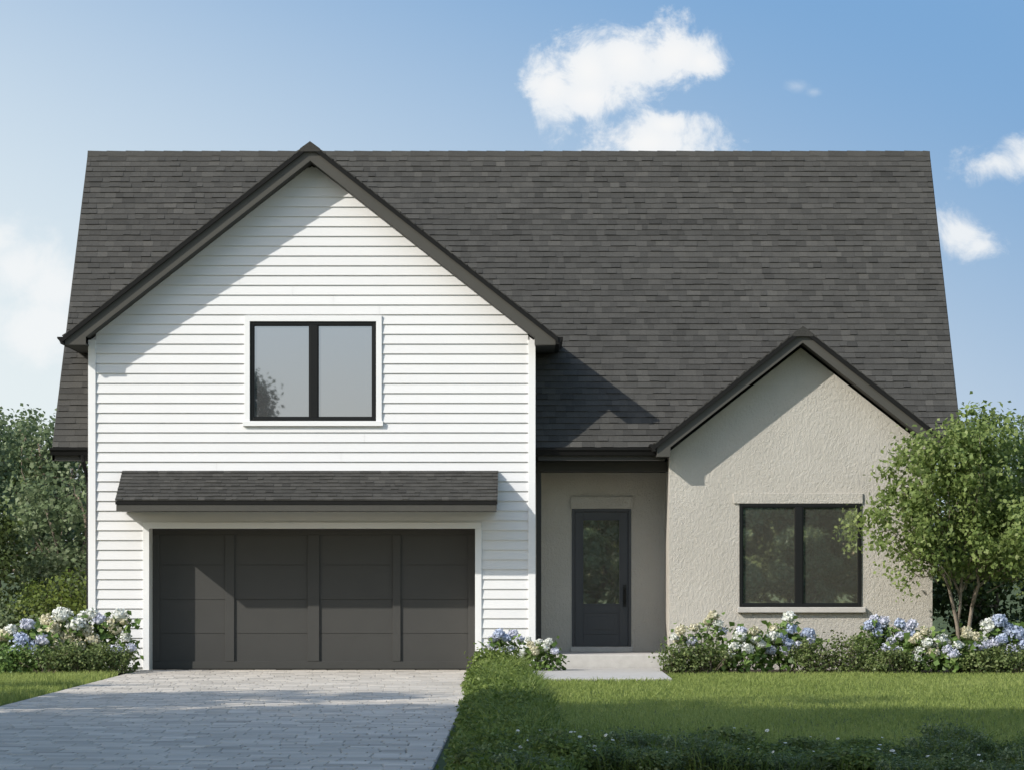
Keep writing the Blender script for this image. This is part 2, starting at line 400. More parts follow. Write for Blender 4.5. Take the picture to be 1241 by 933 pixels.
# upper window
def window(op, Y, mull, fr, trim, sill, glassm, depth):
    x0, x1, z0, z1 = op
    w = thing('window', None, None); w.parent = house; w.location = (0, 0, 0)
    b = MB()
    b.box(x0, x0 + fr, Y - 0.020, Y + 0.06, z0, z1); b.box(x1 - fr, x1, Y - 0.020, Y + 0.06, z0, z1)
    b.box(x0 + fr, x1 - fr, Y - 0.019, Y + 0.06, z1 - fr, z1); b.box(x0 + fr, x1 - fr, Y - 0.019, Y + 0.06, z0, z0 + fr)
    b.box(mull[0], mull[1], Y - 0.016, Y + 0.058, z0 + fr, z1 - fr)
    b.build('window_frame', m_black, w, bevel=0.004)
    for a, c in ((x0 + fr, mull[0]), (mull[1], x1 - fr)):
        s = 0.016                                             # each sash has its own thin bead
        q = MB(); q.box(a, a + s, Y - 0.004, Y + 0.04, z0 + fr, z1 - fr); q.box(c - s, c, Y - 0.004, Y + 0.04, z0 + fr, z1 - fr)
        q.box(a + s, c - s, Y - 0.0035, Y + 0.04, z0 + fr, z0 + fr + s); q.box(a + s, c - s, Y - 0.0035, Y + 0.04, z1 - fr - s, z1 - fr)
        q.build('sash', m_black, w)
        p = MB(); t = R.uniform(-0.0015, 0.0015)
        p.poly([(a + s, Y + 0.02, z0 + fr + s), (c - s, Y + 0.02 + t, z0 + fr + s), (c - s, Y + 0.02 + t, z1 - fr - s), (a + s, Y + 0.02, z1 - fr - s)])
        p.build('pane', glassm, w)
    MB().box(x0 + 0.01, x1 - 0.01, Y + 0.062, Y + 0.09, z0 + 0.01, z1 - 0.01).build('backing', m_black, w)
    return w
uw = window(UW, 0.0, (X(375.5, 0), X(385, 0)), 0.052, None, None, m_glass, 0.1)
b = MB(); tw = 0.085; x0, x1, z0, z1 = UW
b.box(x0 - tw, x0, -0.05, -0.001, z0, z1); b.box(x1, x1 + tw, -0.05, -0.001, z0, z1)
b.box(x0 - tw, x1 + tw, -0.0495, -0.0012, z1, z1 + tw)
b.build('window_trim', m_wtrim, uw, bevel=0.003)
MB().box(x0 - tw - 0.02, x1 + tw + 0.02, -0.075, -0.0014, z0 - 0.075, z0).build('window_sill', m_wtrim, uw, bevel=0.004)

# garage door in its deep reveal
REC = 0.44
b = MB(); x0, x1, z0, z1 = GD; tw = 0.095
b.box(x0 - tw, x0 + 0.002, -0.045, REC + 0.05, 0.0, z1); b.box(x1 - 0.002, x1 + tw, -0.045, REC + 0.05, 0.0, z1)
b.box(x0 - tw, x1 + tw, -0.0448, REC + 0.05, z1, z1 + tw)
b.build('garage_door_trim', m_wtrim, house, bevel=0.004)
gd = thing('garage_door', None, None); gd.parent = house
b = MB(); gx0, gx1 = x0 + 0.003, x1 - 0.003; bot = 0.012
zl = [bot] + [Z(v, REC) for v in (767, 726, 684)] + [z1]
for k in range(4):
    b.box(gx0, gx1, REC, REC + 0.045, zl[k] + 0.003, zl[k+1] - 0.003, 0.4 + 0.08 * k)
b.box(gx0, gx1, REC + 0.02, REC + 0.05, bot, z1)
b.build('door_section', m_gdoor, gd)
cols = [(gx0, gx0 + 0.11), (X(273, REC), X(284, REC)), (X(373, REC), X(387, REC)), (X(476, REC), X(485.5, REC)), (gx1 - 0.11, gx1)]
for i, (a, c) in enumerate(cols):
    MB().box(a, c, REC - 0.0285 - (0.0035 if 0 < i < 4 else 0), REC - 0.001, Z(801, REC) + 0.004, z1 - 0.09, 0.5).build('stile', m_gdoor, gd, bevel=0.003)
MB().box(gx0, gx1, REC - 0.028, REC - 0.001, bot, Z(801, REC), 0.5).build('bottom_rail', m_gdoor, gd, bevel=0.003)
MB().box(gx0, gx1, REC - 0.028, REC - 0.001, z1 - 0.086, z1 - 0.002, 0.45).build('top_rail', m_gdoor, gd, bevel=0.003)
MB().box(gx0, gx1, REC - 0.012, REC + 0.03, 0.0, bot - 0.001).build('weather_strip', m_drip, gd)

# shingled slopes
def shingles(o, ud, vd, umin, umax, vmax, ex, seed, wid=(0.09, 0.22)):
    o, ud, vd = Vector(o), Vector(ud).normalized(), Vector(vd).normalized(); n = ud.cross(vd).normalized()
    if n.z < 0: n = -n
    flip = ud.cross(vd).dot(n) < 0
    mb = MB(); r = random.Random(seed); k = 0
    def P(u, v, h): return tuple(o + ud * u + vd * v + n * h)
    while k * ex < vmax - 0.02:
        v0, v1 = k * ex, min((k + 1) * ex + 0.012, vmax)
        v0j = v0
        u = min(umin(v0), umin(v1)) - r.random() * wid[1]; ue = max(umax(v0), umax(v1)); ct = r.gauss(0.0, 0.06)
        while u < ue:
            w = r.uniform(*wid); u1 = u + w
            a0, b0 = max(u + 0.0008, umin(v0)), min(u1 - 0.0008, umax(v0))
            a1, b1 = max(u + 0.0008, umin(v1)), min(u1 - 0.0008, umax(v1))
            u = u1
            if b0 - a0 < 0.004 and b1 - a1 < 0.004: continue
            b0 = max(a0, b0); b1 = max(a1, b1)
            th = r.choice((0.015, 0.017, 0.019, 0.025)) + r.uniform(-0.002, 0.002); dv = r.choice((0, 0, 0.003, -0.004))
            if k == 0: dv = 0
            t = min(1, max(0, r.gauss(0.47, 0.070) + ct * 0.6))
            vv = v0 - dv
            q = [P(a0, vv, th), P(b0, vv, th), P(b1, v1, 0.004), P(a1, v1, 0.004)]
            e = [P(a0, vv, -0.002), P(b0, vv, -0.002), P(b0, vv, th), P(a0, vv, th)]
            l = [P(a0, vv, -0.002), P(a0, vv, th), P(a1, v1, 0.004)]
            rr = [P(b0, vv, -0.002), P(b1, v1, 0.004), P(b0, vv, th)]
            if flip: q, e, l, rr = q[::-1], e[::-1], l[::-1], rr[::-1]
            mb.poly(q, t); mb.poly(e, t); mb.poly(l, t); mb.poly(rr, t)
        k += 1
    # deck under the shingles
    c = [P(umin(0), 0, -0.004), P(umax(0), 0, -0.004), P(umax(vmax), vmax, -0.004), P(umin(vmax), vmax, -0.004)]
    mb.poly(c[::-1] if flip else c, 0.2)
    return mb

main_len = math.hypot(DR, ZR - ZE)
mb = shingles((MX0, YE, ZE), (1, 0, 0), (0, DR, ZR - ZE), lambda v: 0.0, lambda v: MX1 - MX0, main_len, 0.124, 101)
main_roof = mb.build('main_roof', m_shingle, house)
shingles((MX0, YE + 2 * DR, ZE), (1, 0, 0), (0, -DR, ZR - ZE), lambda v: 0.0, lambda v: MX1 - MX0, main_len, 0.5, 102, (0.8, 1.2)).build('rear_slope', m_shingle, main_roof)
b = MB(); r_ = random.Random(4); u = MX0 - 0.01
while u < MX1:
    u1 = min(u + 0.31, MX1 + 0.01); t = min(1, max(0, r_.gauss(0.46, 0.05))); yr = YE + DR; h = 0.040 + r_.uniform(0, 0.002)
    d = 0.07; dz = d * (ZR - ZE) / DR
    p = [(yr - d, ZR - dz + 0.035), (yr - 0.02, ZR + h), (yr + 0.02, ZR + h), (yr + d, ZR - dz + 0.035)]
    for (a, c) in zip(p, p[1:]): b.poly([(u, a[0], a[1]), (u1, a[0], a[1] - 0.008), (u1, c[0], c[1] - 0.008), (u, c[0], c[1])], t)
    b.poly([(u, p[0][0], p[0][1]), (u1, p[0][0], p[0][1] - 0.008), (u1, p[0][0], p[0][1] - 0.03), (u, p[0][0], p[0][1] - 0.03)], t)
    u = u1
b.build('ridge_cap', m_shingle, main_roof)
# rake edges, fascia and gutter of the main roof
sl = (ZR - ZE) / DR
for x0, x1 in ((MX0 - 0.012, MX0 + 0.03), (MX1 - 0.03, MX1 + 0.012)):
    b = MB(); i = 0
    for s in (1, -1):
        ya, yb = (YE, YE + DR) if s == 1 else (YE + 2 * DR, YE + DR)
        pts = [(ya, ZE + 0.004), (yb, ZR + 0.004), (yb, ZR - 0.24), (ya, ZE - 0.20)]
        for xx, fl in ((x0, s == 1), (x1, s != 1)):
            q = [(xx, p[0], p[1]) for p in pts]; b.poly(q[::-1] if fl else q)
        b.poly([(x0, ya, ZE + 0.004), (x1, ya, ZE + 0.004), (x1, yb, ZR + 0.004), (x0, yb, ZR + 0.004)])
        b.poly([(x0, ya, ZE - 0.2), (x0, ya, ZE + 0.004), (x1, ya, ZE + 0.004), (x1, ya, ZE - 0.2)])
        b.poly([(x0, ya, ZE - 0.2), (x1, ya, ZE - 0.2), (x1, yb, ZR - 0.24), (x0, yb, ZR - 0.24)])
    b.build('rake_board', m_dark, main_roof)
def gutter_profile(mb, x0, x1, y, z, d=0.11, h=0.11):
    """K-style gutter running along x, back at y, lip at y-d"""
    p = [(y, z), (y, z - h), (y - d * 0.55, z - h), (y - d * 0.72, z - h * 0.55), (y - d, z - h * 0.25), (y - d, z)]
    q = [(yy + (0.006 if k in (3, 4, 5) else 0), zz + (0.006 if k in (1, 2) else 0)) for k, (yy, zz) in enumerate(p)]
    for k in range(len(p) - 1):
        mb.poly([(x0, *p[k]), (x1, *p[k]), (x1, *p[k+1]), (x0, *p[k+1])][::-1])
    for xx in (x0, x1): mb.poly([(xx, *a) for a in p])
    mb.box(x0, x1, y - d - 0.004, y - d + 0.014, z - 0.012, z)
    return mb
for a, c in ((MX0 - 0.03, WX0 - 0.02), (WX1 + 0.03, X(806, YE))):
    gutter_profile(MB(), a, c, YE - 0.005, ZE - 0.002).build('gutter', m_drip, main_roof)
    MB().box(a + 0.02, c, YE, YE + 0.03, ZE - 0.19, ZE - 0.02).build('fascia', m_soffit, main_roof)
    MB().box(a + 0.04, c, YE + 0.031, YM + 0.1, ZE - 0.186, ZE - 0.16).build('soffit', m_soffit, main_roof)

def gable_roof(gc, pk, half, zbox, yw, oh, wall_half, seed, drop=0.225, back=None, gut=(True, True)):
    """front facing gable roof: two slopes running back into the main roof, rake boards, boxed eaves, gutters"""
    rt = thing('gable_roof', None, None); rt.parent = house
    yf = yw - oh; ze = pk - PITCH * half
    vl = math.hypot(half, pk - ze)
    for s in (-1, 1):
        f = lambda v: max(0.3, main_y(ze + (pk - ze) * v / vl) + 0.12 - (yf - 0.05))
        shingles((gc + s * half, yf - 0.05, ze), (0, 1, 0), (-s * half, 0, pk - ze), lambda v: 0.0, f, vl, 0.142, seed + s).build('roof_slope', m_shingle, rt)
        # drip edge and shingle butts along the rake
        e = 0.075; o_ = 0.012
        pts = [(gc, pk - 0.004), (gc + s * (half + o_), ze - PITCH * o_ - 0.004), (gc + s * (half + o_), ze - PITCH * o_ - e), (gc, pk - e)]
        MB().prism(pts, yf - 0.052, yf - 0.012, 0.3).build('drip_edge', m_drip, rt)
        # rake board with its plumb-cut tail and boxed return
        tail = half - 0.025
        pts = [(gc, pk - e + 0.002), (gc + s * tail, pk - PITCH * tail - e + 0.002), (gc + s * tail, zbox), (gc + s * (wall_half - 0.004), zbox),
               (gc + s * (wall_half - 0.004), pk - drop - e - PITCH * (wall_half - 0.004) + 0.03), (gc, pk - drop - e + 0.03)]
        MB().prism(pts, yf, yf + 0.03, 0.6).build('rake_board', m_dark, rt, bevel=0.003)
        # sloping soffit behind the rake board, boxed eave along the side
        wi = wall_half - 0.01
        pts = [(gc, pk - drop - e + 0.028), (gc + s * wi, pk - drop - e + 0.028 - PITCH * wi), (gc + s * wi, pk - drop - e + 0.06 - PITCH * wi), (gc, pk - drop - e + 0.06)]
        MB().prism(pts, yf + 0.031, yw + 0.1).build('soffit', m_soffit, rt)
        yb = max(main_y(zbox + 0.15), yw + 0.3)
        xa, xb = sorted((gc + s * (wall_half + 0.003), gc + s * tail))
        MB().box(xa, xb, yf + 0.031, yb, zbox + 0.001, zbox + 0.03).build('eave_soffit', m_soffit, rt)
        xa, xb = sorted((gc + s * tail, gc + s * (tail - 0.025)))
        MB().box(xa, xb, yf + 0.031, yb, zbox + 0.031, ze - 0.03).build('fascia', m_dark, rt)
        # gutter running back along the eave
        d, h, zt = 0.105, 0.105, ze - 0.005
        pr = [(0, 0), (0, -h), (d * 0.5, -h), (d * 0.7, -h * 0.55), (d, -h * 0.22), (d, 0)]
        MB().prism([(gc + s * (half - 0.02 + a), zt + c) for a, c in pr], yf - 0.03, yb + 0.1).build('gutter', m_drip, rt)
    b = MB(); yy = yf - 0.055; yend = main_y(pk) + 0.1; rr = random.Random(seed)
    while yy < yend:
        y1 = yy + 0.3; w = 0.15
        for s in (-1, 1):
            q = [(gc, yy, pk + 0.016), (gc, y1, pk + 0.010), (gc + s * w, y1, pk + 0.018 - PITCH * w), (gc + s * w, yy, pk + 0.024 - PITCH * w)]
            b.poly(q if s < 0 else q[::-1], rr.uniform(0.3, 0.6))
        b.poly([(gc - w, yy, pk - PITCH * w - 0.02), (gc + w, yy, pk - PITCH * w - 0.02), (gc + w, yy, pk + 0.024 - PITCH * w), (gc, yy, pk + 0.016), (gc - w, yy, pk + 0.024 - PITCH * w)], 0.3)
        yy = y1
    b.build('ridge_cap', m_shingle, rt)
    return rt
gable_roof(GC, PK, HALF, 4.85, 0.0, 0.44, (WX1 - WX0) / 2, 300)

# stucco wing
SC = X(972, YS - 0.40); SPK = Z(397, YS - 0.40); SX0, SX1 = X(811, YS), X(1130, YS)
SHALF = 2.21; SWH = (SX1 - SX0) / 2
SC = (SX0 + SX1) / 2
LW = (X(896, YS), X(1044, YS), Z(735, YS), Z(610, YS))
stop = lambda x: SPK - 0.28 - PITCH * abs(x - SC)
b = MB(); wall_holes(b, SX0, SX1, stop, [LW], YS, YS + 0.2, breaks=(SC,))
st_wall = b.build('stucco_wall', m_stucco, house)
b = MB(); b.box(SX0, SX0 + 0.2, YS + 0.202, YD + 0.1, 0.0, stop(SX0) - 0.02); b.box(SX1 - 0.2, SX1, YS + 0.202, 8.4, 0.0, stop(SX1) - 0.02)
b.build('return_wall', m_stucco, st_wall)
gable_roof(SC, SPK, SHALF, Z(553, YS - 0.4), YS, 0.40, SWH, 400, 0.185)
lw = window(LW, YS, (X(964, YS), X(972.5, YS)), 0.045, None, None, m_glass_low, 0.1)
x0, x1, z0, z1 = LW
MB().box(x0 - 0.09, x1 + 0.02, YS - 0.030, YS - 0.001, z1 + 0.002, z1 + 0.16).build('window_head', m_stucco, lw, bevel=0.008)
MB().box(x0 - 0.03, x1 + 0.06, YS - 0.085, YS - 0.001, z0 - 0.085, z0 - 0.002).build('window_sill', m_conc, lw, bevel=0.01)

# porch: beam, post, door wall, step
PX0, PX1 = WX1 + 0.02, SX0
MB().box(PX0, PX1 - 0.002, YM, YM + 0.25, Z(571, YM), ZE - 0.19).build('porch_beam', m_soffit, house, bevel=0.004)
MB().box(PX0 + 0.005, X(656, YM), YM - 0.004, YM + 0.10, 0.0, Z(571, YM) - 0.001).build('porch_post', m_soffit, house, bevel=0.004)
MB().box(PX0, PX1, YM + 0.26, YD + 0.02, Z(571, YM) + 0.01, Z(571, YM) + 0.05).build('porch_ceiling', m_soffit, house)
DO = (X(693, YD), X(765, YD), Z(783, YD), Z(616, YD))
b = MB(); wall_holes(b, PX0 - 0.15, PX1 + 0.02, lambda x: 3.3, [DO], YD, YD + 0.15, 0.24)
b.build('porch_wall', m_stucco, house)
MB().box(DO[0] - 0.02, DO[1] + 0.03, YD - 0.03, YD - 0.001, DO[3] + 0.001, DO[3] + 0.19).build('door_lintel', m_stucco, house, bevel=0.006)
ps = MB(); ps.box(PX0 - 0.1, PX1 - 0.003, 0.02, YD + 0.14, 0.0, 0.238); ps.build('porch_step', m_conc, house, bevel=0.012)
MB().box(DO[0] - 0.02, DO[1] + 0.02, YD - 0.06, YD - 0.0015, 0.239, DO[2] - 0.001).build('door_sill', m_conc, house, bevel=0.005)
fd = thing('front_door', None, None); fd.parent = house
x0, x1, z0, z1 = DO; f = 0.045
b = MB(); b.box(x0 + 0.001, x0 + f, YD - 0.012, YD + 0.1, z0, z1 - 0.001); b.box(x1 - f, x1 - 0.001, YD - 0.012, YD + 0.1, z0, z1 - 0.001)
b.box(x0 + f, x1 - f, YD - 0.0115, YD + 0.1, z1 - f, z1 - 0.001); b.build('door_frame', m_fdoor, fd, bevel=0.003)
gx0, gx1, gz0, gz1 = X(707, YD), X(750.5, YD), Z(731, YD), Z(630, YD)
a, c = x0 + f + 0.003, x1 - f - 0.003; yl = YD + 0.025
b = MB(); b.box(a, gx0, yl, yl + 0.045, z0 + 0.004, z1 - f - 0.003); b.box(gx1, c, yl, yl + 0.045, z0 + 0.004, z1 - f - 0.003)
b.box(gx0, gx1, yl + 0.0003, yl + 0.045, gz1, z1 - f - 0.003); b.box(gx0, gx1, yl + 0.0003, yl + 0.045, z0 + 0.004, gz0)
b.build('door_leaf', m_fdoor, fd, bevel=0.003)
b = MB(); s = 0.02
b.box(gx0 - s, gx0, yl - 0.014, yl - 0.0005, gz0 - s, gz1 + s); b.box(gx1, gx1 + s, yl - 0.014, yl - 0.0005, gz0 - s, gz1 + s)
b.box(gx0, gx1, yl - 0.0138, yl - 0.0006, gz1, gz1 + s); b.box(gx0, gx1, yl - 0.0138, yl - 0.0006, gz0 - s, gz0)
b.build('glass_bead', m_fdoor, fd)
MB().poly([(gx0, yl + 0.02, gz0), (gx1, yl + 0.02, gz0), (gx1, yl + 0.02, gz1), (gx0, yl + 0.02, gz1)]) 
b = MB(); b.poly([(gx0, yl + 0.02, gz0), (gx1, yl + 0.02, gz0), (gx1, yl + 0.02, gz1), (gx0, yl + 0.02, gz1)]); b.build('pane', m_glass_door, fd)
pz0, pz1 = Z(768, YD), Z(741, YD)
b = MB(); w = 0.018
b.box(gx0, gx0 + w, yl - 0.011, yl - 0.0005, pz0, pz1); b.box(gx1 - w, gx1, yl - 0.011, yl - 0.0005, pz0, pz1)
b.box(gx0 + w, gx1 - w, yl - 0.0108, yl - 0.0006, pz1 - w, pz1); b.box(gx0 + w, gx1 - w, yl - 0.0108, yl - 0.0006, pz0, pz0 + w)
b.box(gx0 + 0.07, gx1 - 0.07, yl - 0.008, yl - 0.0006, pz0 + 0.07, pz1 - 0.07)
b.build('door_panel', m_fdoor, fd, bevel=0.002)
hx = X(757, YD); hz0, hz1 = Z(735, YD), Z(708, YD)
b = MB(); b.box(hx - 0.028, hx + 0.028, yl - 0.010, yl - 0.001, hz0, hz1)
b.tube([(hx, yl - 0.01, hz1 - 0.06), (hx, yl - 0.055, hz1 - 0.075), (hx, yl - 0.062, hz0 + 0.12), (hx, yl - 0.05, hz0 + 0.06), (hx, yl - 0.01, hz0 + 0.045)], 0.012, 8)
b.tube([(hx, yl - 0.010, hz1 - 0.035), (hx, yl - 0.028, hz1 - 0.035)], 0.022, 10)
b.build('door_handle', m_black, fd)

# closing walls of the main body, so nothing is see-through from the side
b = MB(); b.box(WX0 + 0.02, WX0 + 0.2, YM + 3, 8.4, 0.0, ZE - 0.1); b.box(WX0 + 0.02, SX1, 8.4, 8.55, 0.0, ZE - 0.1)
b.build('side_wall', m_siding, house)
for xx in (WX0 + 0.02, SX1 - 0.2):
    b = MB(); y0 = YE + 0.35; n_ = 1
    pts = [(y0, ZE - 0.1), (YE + 2 * DR - 0.35, ZE - 0.1), (YE + DR, ZR - 0.35)]
    q = [(xx, *p) for p in pts]; q2 = [(xx + 0.2, *p) for p in pts]
    b.poly(q[::-1]); b.poly(q2); b.poly([q[1], q[2], q2[2], q2[1]]); b.poly([q[2], q[0], q2[0], q2[2]])
    b.build('gable_end', m_siding, house)
# downspout at the left eave
b = MB(); xd, yd = WX0 - 0.07, YE + 0.02
b.tube([(xd - 0.06, YE - 0.05, ZE - 0.11), (xd - 0.055, YE - 0.04, ZE - 0.2), (xd, YM - 0.27, ZE - 0.52), (xd, YM - 0.25, 0.05)], 0.036, 8)
b.build('downspout', m_drip, house)

# shingled awning over the garage door
AX0, AX1, AP = -6.07, -0.47, 0.92
azw, azf, azb = Z(570, 0), Z(606, -AP), Z(618.5, -AP)
aw = thing('garage_awning', None, None); aw.parent = house
al = math.hypot(AP, azw - azf)
shingles((AX0 - 0.02, -AP - 0.02, azf), (1, 0, 0), (0, AP, azw - azf), lambda v: 0.0, lambda v: AX1 - AX0 + 0.04, al, 0.115, 500, (0.07, 0.17)).build('awning_shingles', m_shingle, aw)
MB().box(AX0 - 0.018, AX1 + 0.018, -AP - 0.012, -AP + 0.02, azf - 0.058, azf - 0.008).build('drip_edge', m_drip, aw)
b = MB(); y0 = -AP + 0.025
pts = [(-AP + 0.022, azb), (-0.046, azb), (-0.046, azw - 0.045), (-AP + 0.022, azf - 0.012)]
q = [(AX0, *p) for p in pts]; q2 = [(AX1, *p) for p in pts]
b.poly(q[::-1]); b.poly(q2)
for k in range(4): b.poly([q[k], q2[k], q2[(k+1) % 4], q[(k+1) % 4]][::-1])
b.build('awning_box', m_dark, aw)
MB().box(AX0 - 0.006, AX1 + 0.006, -AP, -AP + 0.02, azb - 0.004, azf - 0.059, 0.6).build('fascia', m_dark, aw, bevel=0.003)

# ------------------------------------------------------------------ leaves, trees and shrubs
def unit(v): return v / np.maximum(np.linalg.norm(v, axis=1, keepdims=True), 1e-6)
def leaf_quads(c, size, rg, up=0.35, width=0.42, outward=None, droop=0.0):
    """rhombic leaves at c; returns (4n,3)"""
    n = len(c)
    nrm = rg.normal(size=(n, 3)); nrm[:, 2] += up * 2
    if outward is not None: nrm += outward * 0.9
    nrm = unit(nrm)
    a = rg.normal(size=(n, 3)); a[:, 2] -= droop
    a = unit(a - nrm * np.sum(a * nrm, axis=1, keepdims=True)); b = np.cross(nrm, a)
    L_ = (size * rg.uniform(0.65, 1.25, n))[:, None]
    V = np.empty((n, 4, 3))
    V[:, 0] = c - a * L_ * 0.5
    V[:, 1] = c + b * L_ * width - a * L_ * 0.05 + nrm * L_ * 0.08
    V[:, 2] = c + a * L_ * 0.5 - nrm * L_ * 0.10
    V[:, 3] = c - b * L_ * width - a * L_ * 0.05 + nrm * L_ * 0.08
    return V.reshape(-1, 3)
def clump_centres(ells, n, rg, inner=0.45):
    w = np.array([e[3] * e[4] * e[5] for e in ells]) ** 0.8; w /= w.sum()
    k = rg.choice(len(ells), n, p=w); e = np.array(ells)[k]
    d = unit(rg.normal(size=(n, 3))); r = rg.uniform(inner, 1.0, n) ** 0.6
    return e[:, :3] + d * e[:, 3:6] * r[:, None], d
def crown_mesh(name, ells, n_cl, per, cr, size, mat, rg, up=0.35, flat=0.8, width=0.42, inner=0.45, droop=0.0, zmin=None):
    cc, d = clump_centres(ells, n_cl, rg, inner)
    rad = cr * rg.uniform(0.55, 1.3, n_cl)
    cnt = np.maximum(4, (per * (rad / cr) ** 1.6)).astype(int)
    idx = np.repeat(np.arange(n_cl), cnt)
    off = rg.normal(size=(len(idx), 3)) * 0.55; off[:, 2] *= flat
    c = cc[idx] + off * rad[idx][:, None]
    if zmin is not None:
        k = c[:, 2] > zmin; c = c[k]; idx = idx[k]; off = off[k]
    tone = np.clip(0.45 + rg.normal(size=n_cl)[idx] * 0.12 + rg.normal(size=len(idx)) * 0.18, 0, 1)
    V = leaf_quads(c, size, rg, up, width, unit(off + d[idx] * 0.5), droop)
    return quads_mesh(name, V, tone, mat), cc
def limb(mb, a, b, r0, r1, rg, sag=0.08, n=6, seg=6):
    a, b = Vector(a), Vector(b); L_ = (b - a).length; pts = []; rr = []
    off = Vector(rg.normal(size=3) * 0.10 * L_)
    for k in range(n + 1):
        t = k / n
        p = a.lerp(b, t) + off * math.sin(math.pi * t) + Vector((0, 0, -sag * L_ * math.sin(math.pi * t)))
        pts.append(p); rr.append(r0 * (1 - t) + r1 * t)
    mb.tube(pts, rr, seg); return pts

def tree(label, loc, ells, trunk_h, trunk_r, n_cl, per, cr, size, mat, seed, group=None, name='broadleaf_tree', inner=0.4, zmin=None, limbs=40):
    rg = np.random.default_rng(seed)
    t = thing(name, label, 'tree', loc, group)
    me, cc = crown_mesh('crown', ells, n_cl, per, cr, size, mat, rg, inner=inner, zmin=zmin)
    link('crown', me, t)
    mb = MB(); top = (rg.normal() * 0.1, rg.normal() * 0.1, trunk_h)
    limb(mb, (0, 0, -0.05), top, trunk_r, trunk_r * 0.6, rg, 0.0, 6, 8)
    zc = max(e[2] for e in ells)
    tips = [limb(mb, top, (e[0], e[1], e[2]), trunk_r * 0.55, trunk_r * 0.2, rg) for e in ells]
    for k in rg.choice(len(cc), min(limbs, len(cc)), replace=False):
        tp = tips[min(range(len(ells)), key=lambda i: (Vector(ells[i][:3]) - Vector(cc[k])).length)]
        s = tp[int(rg.integers(2, len(tp)))]
        limb(mb, s, cc[k], trunk_r * 0.16, trunk_r * 0.04, rg, 0.03, 4, 5)
    mb.build('trunk', m_bark, t, smooth=True)
    return t

